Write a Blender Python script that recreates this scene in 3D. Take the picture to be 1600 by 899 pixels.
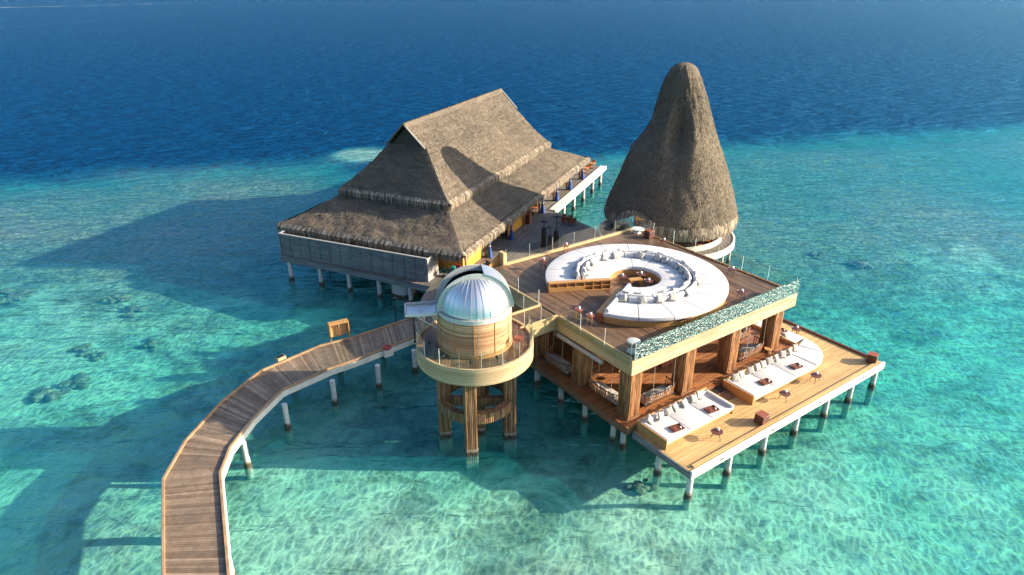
import bpy, bmesh, math, random
from mathutils import Vector, Matrix, noise
R = math.radians; PI = math.pi
for o in list(bpy.data.objects): bpy.data.objects.remove(o)
scene = bpy.context.scene; COL = scene.collection
# ------------------------------------------------------------------ camera, sky, sun, exposure
cam_d = bpy.data.cameras.new('camera'); cam = bpy.data.objects.new('camera', cam_d); COL.objects.link(cam)
cam_d.sensor_width = 36; cam_d.lens = 24.0; cam_d.clip_start = .5; cam_d.clip_end = 12000
cam.location = (0, 0, 26); cam.rotation_euler = (R(90-24.98), 0, 0); scene.camera = cam
SUN_EL = 19.4
world = bpy.data.worlds.new('World'); scene.world = world; world.use_nodes = True
wn = world.node_tree.nodes; wl = world.node_tree.links
bg = wn['Background']; sky = wn.new('ShaderNodeTexSky'); sky.sky_type = 'NISHITA'; sky.sun_disc = False
sky.sun_elevation = R(SUN_EL); sky.sun_rotation = R(90); sky.air_density = 1.0; sky.dust_density = 4.0; sky.ozone_density = 4.0
wl.new(sky.outputs[0], bg.inputs[0]); bg.inputs[1].default_value = .118
sun_d = bpy.data.lights.new('sun', 'SUN'); sun_d.energy = 5.0; sun_d.angle = R(.5); sun_d.color = (1, .85, .66)
sun = bpy.data.objects.new('sun', sun_d); COL.objects.link(sun); sun.location = (60, 30, 40); sun.rotation_euler = (0, R(90-SUN_EL), 0)
vs = scene.view_settings; vs.view_transform = 'Standard'; vs.look = 'None'; vs.exposure = 1.27; vs.gamma = 1
scene.render.engine = 'CYCLES'
cy = scene.cycles; cy.use_denoising = True; cy.max_bounces = 10; cy.transparent_max_bounces = 24; cy.diffuse_bounces = 3; cy.glossy_bounces = 4
cy.caustics_reflective = False; cy.caustics_refractive = False; cy.sample_clamp_indirect = 4; cy.sample_clamp_direct = 8; cy.volume_bounces = 0

# ------------------------------------------------------------------ materials
def nmat(name):
    m = bpy.data.materials.new(name); m.use_nodes = True; t = m.node_tree
    return m, t.nodes, t.links, t.nodes['Principled BSDF']
def ramp(n, l, src, stops):
    r = n.new('ShaderNodeValToRGB'); e = r.color_ramp.elements
    while len(e) < len(stops): e.new(.5)
    for i, (p, c) in enumerate(stops): e[i].position = p; e[i].color = (*c, 1) if len(c) == 3 else c
    l.new(src, r.inputs[0]); return r.outputs[0]
def mapping(n, l, src, scale, rot=(0,0,0), loc=(0,0,0)):
    mp = n.new('ShaderNodeMapping'); mp.inputs['Scale'].default_value = scale; mp.inputs['Rotation'].default_value = rot
    mp.inputs['Location'].default_value = loc; l.new(src, mp.inputs[0]); return mp.outputs[0]
def ntex(n, l, vec, scale=1, detail=4, rough=.55, dist=0):
    t = n.new('ShaderNodeTexNoise'); t.inputs['Scale'].default_value = scale; t.inputs['Detail'].default_value = detail
    t.inputs['Roughness'].default_value = rough; t.inputs['Distortion'].default_value = dist; l.new(vec, t.inputs['Vector']); return t.outputs['Fac']
def mixc(n, l, fac, a, b, mode='MIX'):
    m = n.new('ShaderNodeMix'); m.data_type = 'RGBA'; m.blend_type = mode
    for s, v in ((m.inputs[0], fac), (m.inputs[6], a), (m.inputs[7], b)):
        if isinstance(v, (int, float)): s.default_value = v
        elif isinstance(v, tuple): s.default_value = (*v, 1)
        else: l.new(v, s)
    return m.outputs[2]
def mth(n, l, op, a, b=0, c=None, clamp=False):
    m = n.new('ShaderNodeMath'); m.operation = op; m.use_clamp = clamp
    for i, v in enumerate((a, b, c)):
        if v is None: continue
        if isinstance(v, (int, float)): m.inputs[i].default_value = v
        else: l.new(v, m.inputs[i])
    return m.outputs[0]
def bump(n, l, h, dist, strength=1, nrm=None):
    b = n.new('ShaderNodeBump'); b.inputs['Distance'].default_value = dist; b.inputs['Strength'].default_value = strength
    l.new(h, b.inputs['Height'])
    if nrm is not None: l.new(nrm, b.inputs['Normal'])
    return b.outputs[0]
def objco(n, l, what='Object'):
    return n.new('ShaderNodeTexCoord').outputs[what]
def plain(name, c, rough=.6, metal=0, var=.12, scale=3, bmp=0):
    m, n, l, p = nmat(name); co = objco(n, l); f = ntex(n, l, co, scale, 5)
    c1 = tuple(min(1, v*(1-var)) for v in c); c2 = tuple(min(1, v*(1+var)) for v in c)
    l.new(mixc(n, l, ramp(n, l, f, [(.3, (0,0,0)), (.7, (1,1,1))]), c1, c2), p.inputs['Base Color'])
    p.inputs['Roughness'].default_value = rough; p.inputs['Metallic'].default_value = metal
    if bmp: l.new(bump(n, l, ntex(n, l, co, scale*6, 4), bmp), p.inputs['Normal'])
    return m
def planks(name, c1, c2, w=.14, L=2.4, plane='xy', rot=0, gap=(.02,.015,.01), gw=.012, rough=.6, grain=1, worn=None):
    m, n, l, p = nmat(name); co = objco(n, l)
    if plane != 'xy':
        s = n.new('ShaderNodeSeparateXYZ'); l.new(co, s.inputs[0]); k = n.new('ShaderNodeCombineXYZ')
        if plane == 'hz':   # boards running horizontally on any upright face
            l.new(mth(n, l, 'ADD', s.outputs[0], s.outputs[1]), k.inputs[0]); l.new(s.outputs[2], k.inputs[1])
        else:               # boards running upright
            l.new(s.outputs[2], k.inputs[0]); l.new(mth(n, l, 'ADD', s.outputs[0], s.outputs[1]), k.inputs[1])
        co = k.outputs[0]
    co = mapping(n, l, co, (1,1,1), (0,0,rot))
    b = n.new('ShaderNodeTexBrick'); l.new(co, b.inputs['Vector']); b.inputs['Scale'].default_value = 1
    b.inputs['Brick Width'].default_value = L; b.inputs['Row Height'].default_value = w; b.inputs['Mortar Size'].default_value = gw
    b.inputs['Mortar Smooth'].default_value = .1; b.inputs['Bias'].default_value = 0; b.offset = .37; b.offset_frequency = 2
    b.inputs['Color1'].default_value = (*c1, 1); b.inputs['Color2'].default_value = (*c2, 1); b.inputs['Mortar'].default_value = (*gap, 1)
    g = ntex(n, l, mapping(n, l, co, (1.2, 14, 1)), 2, 5, .6)
    c = mixc(n, l, .55*grain, b.outputs['Color'], ramp(n, l, g, [(.25, (.35,.35,.35)), (.75, (1.4,1.4,1.4))]), 'MULTIPLY')
    big = ntex(n, l, co, .35, 3)
    c = mixc(n, l, .5, c, ramp(n, l, big, [(.3, (.65,.65,.65)), (.7, (1.25,1.25,1.25))]), 'MULTIPLY')
    if worn: c = mixc(n, l, ramp(n, l, ntex(n, l, co, .9, 6, .7), [(.5, (0,0,0)), (.75, (.6,.6,.6))]), c, worn)
    l.new(c, p.inputs['Base Color']); p.inputs['Roughness'].default_value = rough
    l.new(bump(n, l, mth(n, l, 'MULTIPLY', b.outputs['Fac'], -1), .012), p.inputs['Normal'])
    return m
def thatch(name, a, b, c, zs=1.2, course=.5):
    m, n, l, p = nmat(name); co = objco(n, l)
    f1 = ntex(n, l, mapping(n, l, co, (4.6, 4.6, zs*1.2)), 3, 6, .75)
    f2 = ntex(n, l, mapping(n, l, co, (9, 9, 3.4)), 3, 3, .7)
    f3 = ntex(n, l, co, .28, 4, .6)
    f4 = ntex(n, l, mapping(n, l, co, (.5, .5, 5.5)), 1, 3, .5, .4)
    col = ramp(n, l, f1, [(.3, a), (.5, b), (.72, c)])
    col = mixc(n, l, .75, col, ramp(n, l, f2, [(.3, (.45,.45,.45)), (.5, (1,1,1)), (.68, (1.7,1.65,1.55))]), 'MULTIPLY')
    col = mixc(n, l, .8, col, ramp(n, l, f3, [(.3, (.72,.74,.76)), (.7, (1.2,1.15,1.08))]), 'MULTIPLY')
    col = mixc(n, l, course, col, ramp(n, l, f4, [(.38, (.68,.68,.68)), (.5, (1.05,1.05,1.05)), (.65, (1.15,1.15,1.15))]), 'MULTIPLY')
    l.new(col, p.inputs['Base Color']); p.inputs['Roughness'].default_value = .95; p.inputs['Specular IOR Level'].default_value = .15
    h = mth(n, l, 'ADD', mth(n, l, 'MULTIPLY', f2, .5), f1)
    l.new(bump(n, l, h, .11, .9), p.inputs['Normal'])
    return m
MT = {}
MT['thatch'] = thatch('weathered_thatch', (.068,.057,.045), (.175,.147,.115), (.325,.277,.215))
MT['thatch_cone'] = thatch('tower_thatch', (.06,.05,.04), (.155,.13,.10), (.285,.243,.187), .7, .12)
MT['fringe'] = None
MT['teak'] = planks('red_brown_teak_decking', (.11,.056,.031), (.26,.15,.085), .17, 3.2, rough=.5, rot=R(90))
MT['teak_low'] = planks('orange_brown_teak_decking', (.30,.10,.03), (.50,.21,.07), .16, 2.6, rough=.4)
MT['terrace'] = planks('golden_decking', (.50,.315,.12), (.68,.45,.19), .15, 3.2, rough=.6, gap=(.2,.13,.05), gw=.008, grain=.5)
MT['grey_deck'] = planks('grey_weathered_decking', (.15,.13,.11), (.25,.22,.185), .14, 3.0, rough=.75, rot=R(90))
MT['pine'] = planks('pale_pine_boards', (.54,.315,.175), (.74,.485,.30), .17, 4.5, 'hz', gap=(.3,.2,.1), gw=.006, grain=.5)
MT['drum'] = planks('curved_cedar_boards', (.42,.20,.09), (.78,.50,.27), .13, 5.0, 'hz', gap=(.2,.1,.05), gw=.01, grain=.7)
MT['screen'] = planks('grey_screen_boards', (.20,.20,.20), (.30,.295,.285), .2, 1.3, 'hz', gap=(.06,.06,.06), gw=.012, rough=.8)
MT['teak_edge'] = planks('teak_edge_boards', (.20,.09,.045), (.32,.16,.08), .2, 3.5, 'hz', grain=.8)
MT['orange'] = plain('orange_painted_wall', (.80,.36,.035), .7, 0, .07, 1.2)
MT['white_wood'] = plain('white_painted_timber', (.74,.70,.62), .6, 0, .12, 1.5, .005)
MT['white'] = plain('white_canvas', (.58,.575,.57), .85, 0, .05, 2, .01)
MT['pillow'] = plain('light_grey_linen', (.42,.40,.355), .9, 0, .05, 8, .004)
MT['swing'] = plain('oiled_slat_wood', (.34,.14,.05), .5, 0, .2, 5)
MT['brown'] = plain('dark_red_brown_wood', (.13,.045,.028), .4, 0, .25, 6)
MT['redwood'] = plain('reddish_wood', (.28,.085,.045), .45, 0, .2, 6)
MT['honey'] = plain('honey_wood', (.50,.26,.09), .5, 0, .15, 4)
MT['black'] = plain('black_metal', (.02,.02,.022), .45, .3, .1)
MT['dark'] = plain('dark_glazing', (.025,.028,.03), .15, 0, .1)
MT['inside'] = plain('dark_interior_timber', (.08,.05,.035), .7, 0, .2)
MT['blue'] = plain('blue_curtain_fabric', (.035,.09,.30), .85, 0, .2, 5)
MT['silver'] = plain('brushed_silver_metal', (.74,.75,.76), .36, .85, .04, .8)
MT['trim'] = plain('pale_green_grey_trim', (.58,.60,.55), .5, .2, .06)
MT['grey_trim'] = plain('grey_timber_trim', (.20,.20,.18), .7, 0, .15)
MT['pale_rail'] = plain('pale_grey_rail', (.33,.32,.30), .7, 0, .12)
MT['concrete'] = plain('pale_concrete', (.62,.60,.56), .85, 0, .15, 3, .01)
MT['wet'] = plain('wet_algae_crust', (.06,.045,.03), .6, 0, .5, 9, .02)
def wetmat():
    m, n, l, p = nmat('tidal_algae_band'); co = objco(n, l); s = n.new('ShaderNodeSeparateXYZ'); l.new(n.new('ShaderNodeNewGeometry').outputs['Position'], s.inputs[0])
    z = mth(n, l, 'ADD', s.outputs[2], mth(n, l, 'MULTIPLY', ntex(n, l, co, 3, 4), .5))
    c = ramp(n, l, z, [(0, (.42,.44,.34)), (.02, (.35,.36,.27)), (.30, (.05,.04,.025)), (.5, (.07,.055,.035)), (.66, (.42,.38,.3))])
    l.new(c, p.inputs['Base Color']); p.inputs['Roughness'].default_value = .7; return m
MT['wet'] = wetmat()
MT['edge'] = plain('glass_edge', (.75,.82,.76), .3)
MT['red'] = plain('red_paint', (.45,.02,.025), .5)
MT['teal'] = plain('teal_paint', (.02,.25,.22), .4)
MT['rope'] = plain('pale_rope', (.5,.45,.36), .8)
MT['porcelain'] = plain('white_candle_glass', (.85,.84,.82), .3, 0, .02)
def slatmat(name, a, b, c):
    m, n, l, p = nmat(name); co = objco(n, l); f = ntex(n, l, mapping(n, l, co, (9, 9, .5)), 1, 4, .75)
    g = ntex(n, l, co, 1.3, 4)
    col = mixc(n, l, .6, ramp(n, l, f, [(.36, a), (.5, b), (.64, c)]), ramp(n, l, g, [(.3, (.7,.7,.7)), (.7, (1.2,1.2,1.2))]), 'MULTIPLY')
    l.new(col, p.inputs['Base Color']); p.inputs['Roughness'].default_value = .6
    l.new(bump(n, l, f, .02), p.inputs['Normal']); return m
MT['slat'] = slatmat('ribbed_slat_timber', (.10,.038,.014), (.32,.145,.055), (.58,.31,.13))
MT['slat_old'] = slatmat('weathered_rib_timber', (.08,.038,.018), (.25,.13,.06), (.46,.28,.14))
def glassmat():
    m, n, l, p = nmat('clear_glass'); n.remove(p); out = n['Material Output']
    tr = n.new('ShaderNodeBsdfTransparent'); tr.inputs[0].default_value = (.93,.965,.945,1)
    gl = n.new('ShaderNodeBsdfGlossy'); gl.inputs['Roughness'].default_value = .0; gl.inputs[0].default_value = (1,1,1,1)
    lw = n.new('ShaderNodeLayerWeight'); lw.inputs[0].default_value = .5
    f = mth(n, l, 'MULTIPLY_ADD', mth(n, l, 'POWER', lw.outputs['Facing'], 4), .7, .035, True)
    mx = n.new('ShaderNodeMixShader'); l.new(f, mx.inputs[0]); l.new(tr.outputs[0], mx.inputs[1]); l.new(gl.outputs[0], mx.inputs[2])
    l.new(mx.outputs[0], out.inputs[0]); return m
MT['glass'] = glassmat()
def mirrorglass():   # sea-facing balustrade; green tint and ripple bump imitate reflected sea and sun glitter
    m, n, l, p = nmat('sea_glitter_glass'); n.remove(p); out = n['Material Output']
    tr = n.new('ShaderNodeBsdfTransparent'); tr.inputs[0].default_value = (.26,.36,.31,1)
    gl = n.new('ShaderNodeBsdfGlossy'); gl.inputs['Roughness'].default_value = .15; gl.inputs[0].default_value = (.80,.92,.84,1)
    mx = n.new('ShaderNodeMixShader'); mx.inputs[0].default_value = .27; l.new(tr.outputs[0], mx.inputs[1]); l.new(gl.outputs[0], mx.inputs[2])
    w = ntex(n, l, mapping(n, l, objco(n, l), (1.0,1.0,1.5)), 3.6, 4, .6, .5); l.new(bump(n, l, w, .19), gl.inputs['Normal'])
    l.new(mx.outputs[0], out.inputs[0]); return m
MT['mirror'] = mirrorglass()

# ------------------------------------------------------------------ mesh builder
class MB:
    def __init__(s): s.v = []; s.f = []; s.tint = []
    def add(s, vs, fs, tint=None):
        o = len(s.v); s.v += [tuple(v) for v in vs]; s.f += [tuple(i+o for i in f) for f in fs]
        s.tint += [tint if tint is not None else .5]*len(fs); return s
    def box(s, x0, x1, y0, y1, z0, z1, tint=None):
        s.add([(x0,y0,z0),(x1,y0,z0),(x1,y1,z0),(x0,y1,z0),(x0,y0,z1),(x1,y0,z1),(x1,y1,z1),(x0,y1,z1)],
              [(3,2,1,0),(4,5,6,7),(0,1,5,4),(1,2,6,5),(2,3,7,6),(3,0,4,7)], tint); return s
    def prism(s, poly, z0, z1):
        n = len(poly); a = sum(poly[i][0]*poly[(i+1)%n][1]-poly[(i+1)%n][0]*poly[i][1] for i in range(n))
        if a < 0: poly = poly[::-1]
        s.add([(x,y,z0) for x,y in poly]+[(x,y,z1) for x,y in poly],
              [tuple(range(n-1,-1,-1)), tuple(range(n,2*n))]+[(i,(i+1)%n,(i+1)%n+n,i+n) for i in range(n)]); return s
    def bar(s, p0, p1, w, h=None, up=(0,0,1)):
        h = h or w; p0 = Vector(p0); p1 = Vector(p1); d = (p1-p0).normalized(); sd = d.cross(Vector(up))
        if sd.length < .01: sd = d.cross(Vector((1,0,0)))
        sd.normalize(); u = sd.cross(d); vs = [p+sd*a*w/2+u*b*h/2 for p in (p0,p1) for a,b in ((-1,-1),(1,-1),(1,1),(-1,1))]
        s.add(vs, [(0,3,2,1)[::-1],(4,5,6,7)[::-1],(0,1,5,4)[::-1],(1,2,6,5)[::-1],(2,3,7,6)[::-1],(3,0,4,7)[::-1]]); return s
    def tube(s, p0, p1, r0, r1=None, n=10):
        r1 = r0 if r1 is None else r1; p0 = Vector(p0); p1 = Vector(p1); d = (p1-p0).normalized()
        sd = d.orthogonal().normalized(); u = d.cross(sd)
        vs = [p+(sd*math.cos(2*PI*i/n)+u*math.sin(2*PI*i/n))*r for p,r in ((p0,r0),(p1,r1)) for i in range(n)]
        s.add(vs, [(i,(i+1)%n,(i+1)%n+n,i+n) for i in range(n)]+[tuple(range(n-1,-1,-1)),tuple(range(n,2*n))]); return s
    def lathe(s, prof, c=(0,0,0), n=48, a0=0, a1=2*PI, cap=False):
        full = abs(a1-a0-2*PI) < 1e-6; k = n if full else n+1
        vs = [(c[0]+r*math.cos(a0+(a1-a0)*i/n), c[1]+r*math.sin(a0+(a1-a0)*i/n), c[2]+z) for r,z in prof for i in range(k)]
        fs = []
        for j in range(len(prof)-1):
            for i in range(n):
                i2 = (i+1)%k; fs.append((j*k+i, j*k+i2, (j+1)*k+i2, (j+1)*k+i))
        if cap and not full:
            fs.append(tuple(j*k for j in range(len(prof)))); fs.append(tuple(j*k+n for j in range(len(prof)-1,-1,-1)))
        s.add(vs, fs); return s
    def ringseg(s, r0, r1, z0, z1, a0, a1, n=24, c=(0,0)):
        full = abs(a1-a0-2*PI) < 1e-6; return s.lathe([(r0,z0),(r1,z0),(r1,z1),(r0,z1),(r0,z0)], (c[0],c[1],0), n, a0, a1, not full)
    def strip(s, path, w, z0, z1):   # upright wall following a path
        for i in range(len(path)-1):
            (x0,y0),(x1,y1) = path[i], path[i+1]; d = Vector((x1-x0,y1-y0)); L = d.length; d /= L; q = Vector((-d.y,d.x))*w/2; e = d*.0
            s.prism([(x0-q.x-e.x,y0-q.y-e.y),(x1-q.x+e.x,y1-q.y+e.y),(x1+q.x+e.x,y1+q.y+e.y),(x0+q.x-e.x,y0+q.y-e.y)], z0, z1)
        return s
    def mesh(s, name, mat, smooth=True, fix=True):
        me = bpy.data.meshes.new(name); me.from_pydata(s.v, [], s.f)
        if fix:
            bm = bmesh.new(); bm.from_mesh(me); bmesh.ops.recalc_face_normals(bm, faces=bm.faces); bm.to_mesh(me); bm.free()
        if any(t != .5 for t in s.tint):
            at = me.attributes.new('tint', 'FLOAT', 'FACE'); at.data.foreach_set('value', s.tint)
        me.materials.append(mat)
        if smooth: me.shade_smooth(); me.set_sharp_from_angle(angle=R(32))
        return me
    def build(s, name, mat, parent=None, loc=None, rotz=0, bevel=0, smooth=True, fix=True):
        me = s.mesh(name, MT[mat] if isinstance(mat, str) else mat, smooth, fix)
        o = bpy.data.objects.new(name, me); COL.objects.link(o); o.parent = parent
        if loc: o.location = loc
        if rotz: o.rotation_euler.z = rotz
        if bevel:
            b = o.modifiers.new('bevel', 'BEVEL'); b.width = bevel; b.segments = 2; b.limit_method = 'ANGLE'
        return o
def tag(o, label=None, cat=None, group=None, kind=None):
    if label: o['label'] = label
    if cat: o['category'] = cat
    if group: o['group'] = group
    if kind: o['kind'] = kind
    return o
def empty(name, loc=(0,0,0), rz=0, label=None, cat=None, group=None):
    o = bpy.data.objects.new(name, None); COL.objects.link(o); o.location = loc; o.rotation_euler.z = rz; o.empty_display_size = .3
    return tag(o, label, cat, group)
def kids(o): return [c for c in bpy.data.objects if c.parent == o]
def copy_tree(o, parent=None, cache={}):
    key = o.name
    if key not in cache: cache[key] = kids(o)
    c = o.copy(); COL.objects.link(c)
    c.parent = parent
    for ch in cache[key]: copy_tree(ch, c)
    return c
YD = R(35.36); CD, SD = math.cos(YD), math.sin(YD)
def DW(a, y, z=0): return Vector((a*CD-y*SD, a*SD+y*CD, z))      # pavilion frame -> world
YH = R(-23); CH, SH = math.cos(YH), math.sin(YH); HO = (-20.3, 57.1)
def HW(u, v, z=0): return Vector((HO[0]+u*CH-v*SH, HO[1]+u*SH+v*CH, z))   # restaurant frame -> world
def pile(parent, x, y, ztop, r=.2, zb=-2.6):
    r *= .88
    p = MB().tube((x,y,.42), (x,y,ztop), r, n=14).build('pile', 'concrete', parent)
    MB().lathe([(r+.005,zb),(r+.05,-.4),(r+.06,0),(r+.035,.2),(r+.012,.44),(0,.45)], (x,y,0), 14).build('wet_base', 'wet', p)
    return p

# ------------------------------------------------------------------ sea
EDGE = [(-400,60),(-140,78),(-100,84),(-70,91),(-59,95.5),(-47,99),(-34,102.5),(-27,103),(-21,95),(-14,92),(-6,99),(6,104),(13,106),(21,110.5),(39,115),(56,120),(75,124.5),(97,130.5),(140,142),(400,190)]
def edge_y(x):
    for (x0,y0),(x1,y1) in zip(EDGE, EDGE[1:]):
        if x0 <= x <= x1: return y0+(y1-y0)*(x-x0)/(x1-x0)
    return EDGE[0][1] if x < 0 else EDGE[-1][1]
def sstep(a, b, x):
    t = min(1, max(0, (x-a)/(b-a))); return t*t*(3-2*t)
def reef(x, y, lo=-2, hi=9):   # 0 over the flat reef, 1 over deep water
    n = noise.noise(Vector((x*.09, y*.12, 3)))*3.2+noise.noise(Vector((x*.3, y*.4, 9)))*1.3
    d = y+n-edge_y(x)
    d = min(d, 30-0) if True else d
    # an isolated shallow patch just outside the reef edge
    q = math.hypot((x+22.5)/4.2, (y-105)/4.2)
    s = sstep(lo, hi, d)
    return s*sstep(.75, 1.5, q+n*.06)
def rim(x, y):   # pale sand and broken coral along the reef edge
    return sstep(-9, 1, y-edge_y(x)+noise.noise(Vector((x*.2, y*.2, 5)))*3)
def depth(x, y):
    sh = 1.25+.35*noise.noise(Vector((x*.05, y*.05, 7)))+.2*noise.noise(Vector((x*.25, y*.25, 1)))
    sh -= .25*sstep(-10, -35, x)*sstep(20, 40, y)+.55*sstep(45, 70, y)+.55*math.exp(-((x+3)/20)**2-((y-22)/11)**2)
    d = y-edge_y(x)
    sh += .3*math.exp(-((x+2)/10)**2-((y-34)/5)**2)
    r = reef(x, y, 5, 22)
    if math.hypot((x+22.5)/5.5, (y-107)/6.5) < 1: sh, r = .3, 0
    return -(sh*(1-r)+26*r**2)
def axis(lo, hi, n, far):
    c = [lo+(hi-lo)*i/n for i in range(n+1)]; return [-far]+[-far*.3]+c+[far*.3]+[far]
def grid(name, xs, ys, zf, mat, attr=None):
    vs = [(x, y, zf(x, y)) for y in ys for x in xs]; nx = len(xs)
    fs = [(j*nx+i, j*nx+i+1, (j+1)*nx+i+1, (j+1)*nx+i) for j in range(len(ys)-1) for i in range(nx-1)]
    me = bpy.data.meshes.new(name); me.from_pydata(vs, [], fs)
    if attr:
        at = me.attributes.new('deep', 'FLOAT', 'POINT'); at.data.foreach_set('value', [attr(v[0], v[1]) for v in vs])
    me.materials.append(mat); me.shade_smooth()
    o = bpy.data.objects.new(name, me); COL.objects.link(o); return o
def warp(lo, hi, n, k=2.0): return [lo+(hi-lo)*((i/n)**k) for i in range(n+1)]
XS = [-6000,-1800,-600,-300]+[-150+300*i/240 for i in range(241)]+[300,600,1800,6000]
YS = [-6000,-300,-40]+warp(2, 175, 230, 1.35)+[220,300,600,1800,6000]
def sandmat():
    m, n, l, p = nmat('reef_sand_and_coral_rubble'); co = n.new('ShaderNodeNewGeometry').outputs['Position']
    s = n.new('ShaderNodeSeparateXYZ'); l.new(co, s.inputs[0]); X, Y = s.outputs[0], s.outputs[1]
    big = ntex(n, l, co, .055, 3, .5); mid = ntex(n, l, co, .28, 6, .72, .4); fine = ntex(n, l, co, 1.7, 6, .75, .3)
    # how much rubble: more towards the reef crest, less on the near sand
    def mr(v, a, b, c=0, d=1):
        r = n.new('ShaderNodeMapRange'); r.interpolation_type = 'SMOOTHSTEP'; l.new(v, r.inputs[0])
        for i, q in enumerate((a, b, c, d)): r.inputs[i+1].default_value = q
        return r.outputs[0]
    far = mr(Y, 42, 80); rubble = mth(n, l, 'MULTIPLY_ADD', far, .225, mth(n, l, 'MULTIPLY_ADD', mid, .75, mth(n, l, 'MULTIPLY', big, .42)))
    rubble = mth(n, l, 'ADD', rubble, mth(n, l, 'MULTIPLY', fine, .22))
    for gx, gy, gr, ga in ((17,37,9,.11),(-8.5,37,6,.10),(-2,27,5,.04),(30,70,22,.08),(-50,75,25,.10)):
        dv = n.new('ShaderNodeVectorMath'); dv.operation = 'DISTANCE'; l.new(co, dv.inputs[0]); dv.inputs[1].default_value = (gx, gy, -1)
        rubble = mth(n, l, 'ADD', rubble, mr(dv.outputs['Value'], 0, gr, ga, 0))
    rub = ramp(n, l, rubble, [(.67, (0,0,0)), (.80, (1,1,1))])
    speck = ramp(n, l, mth(n, l, 'MULTIPLY_ADD', mid, .5, mth(n, l, 'MULTIPLY', fine, .6)), [(.56, (0,0,0)), (.68, (1,1,1))])
    sand = mixc(n, l, ramp(n, l, fine, [(.3, (0,0,0)), (.7, (1,1,1))]), (.45,.42,.31), (.66,.635,.50))
    tiny = ntex(n, l, co, 3.6, 3, .7)
    sand = mixc(n, l, mth(n, l, 'MULTIPLY', speck, .55), sand, (.30,.34,.20))
    st_ = ramp(n, l, mth(n, l, 'MULTIPLY_ADD', mid, .45, mth(n, l, 'MULTIPLY', tiny, .6)), [(.585, (0,0,0)), (.65, (1,1,1))])
    sand = mixc(n, l, mth(n, l, 'MULTIPLY', st_, mth(n, l, 'MULTIPLY_ADD', far, .6, .3)), sand, (.14,.15,.09))
    coral = mixc(n, l, ramp(n, l, fine, [(.35, (0,0,0)), (.65, (1,1,1))]), (.06,.052,.035), (.38,.33,.23))
    at = n.new('ShaderNodeAttribute'); at.attribute_name = 'deep'
    l.new(mixc(n, l, mth(n, l, 'MULTIPLY', mth(n, l, 'MULTIPLY', rub, mth(n, l, 'SUBTRACT', 1, at.outputs['Fac'])), .9), sand, coral), p.inputs['Base Color']); p.inputs['Roughness'].default_value = .95
    p.inputs['Specular IOR Level'].default_value = .05
    # light net of the water on the sand, imitated by normals tilted sunwards
    nv = n.new('ShaderNodeTexNoise'); nv.inputs['Scale'].default_value = .55; nv.inputs['Detail'].default_value = 1; nv.inputs['Roughness'].default_value = .6; l.new(co, nv.inputs['Vector'])
    sc = n.new('ShaderNodeVectorMath'); sc.operation = 'SCALE'; sc.inputs[3].default_value = .8; l.new(nv.outputs['Color'], sc.inputs[0])
    wv = n.new('ShaderNodeVectorMath'); wv.operation = 'ADD'; l.new(mapping(n, l, co, (1, 1, 0), (0,0,R(12))), wv.inputs[0]); l.new(sc.outputs[0], wv.inputs[1])
    def caustic_line(scale, sx, sy, width, off):
        vec = mapping(n, l, wv.outputs[0], (sx, sy, 0), (0,0,0), (off, off, 0))
        v = n.new('ShaderNodeTexVoronoi'); v.feature = 'DISTANCE_TO_EDGE'; v.inputs['Scale'].default_value = scale; l.new(vec, v.inputs['Vector'])
        return mth(n, l, 'POWER', mth(n, l, 'SUBTRACT', 1, mth(n, l, 'MULTIPLY', v.outputs['Distance'], width, None, True), None, True), 4)
    e = mth(n, l, 'ADD', caustic_line(1, 2.2, .95, 2.1, 0), mth(n, l, 'MULTIPLY', caustic_line(1, 4.2, 2.3, 2.4, 7), .45))
    amp = ramp(n, l, ntex(n, l, co, .45, 2), [(.3, (.35,.35,.35)), (.7, (1,1,1))])
    e = mth(n, l, 'MULTIPLY', e, amp)
    e = mth(n, l, 'MULTIPLY_ADD', e, .86, -.13)
    k = n.new('ShaderNodeCombineXYZ'); l.new(e, k.inputs[0]); l.new(mth(n, l, 'MULTIPLY', e, -.1), k.inputs[1]); k.inputs[2].default_value = 1
    nz = n.new('ShaderNodeVectorMath'); nz.operation = 'NORMALIZE'; l.new(k.outputs[0], nz.inputs[0])
    b2 = bump(n, l, fine, .07, .8, nz.outputs[0])
    l.new(b2, p.inputs['Normal']); return m
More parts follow.
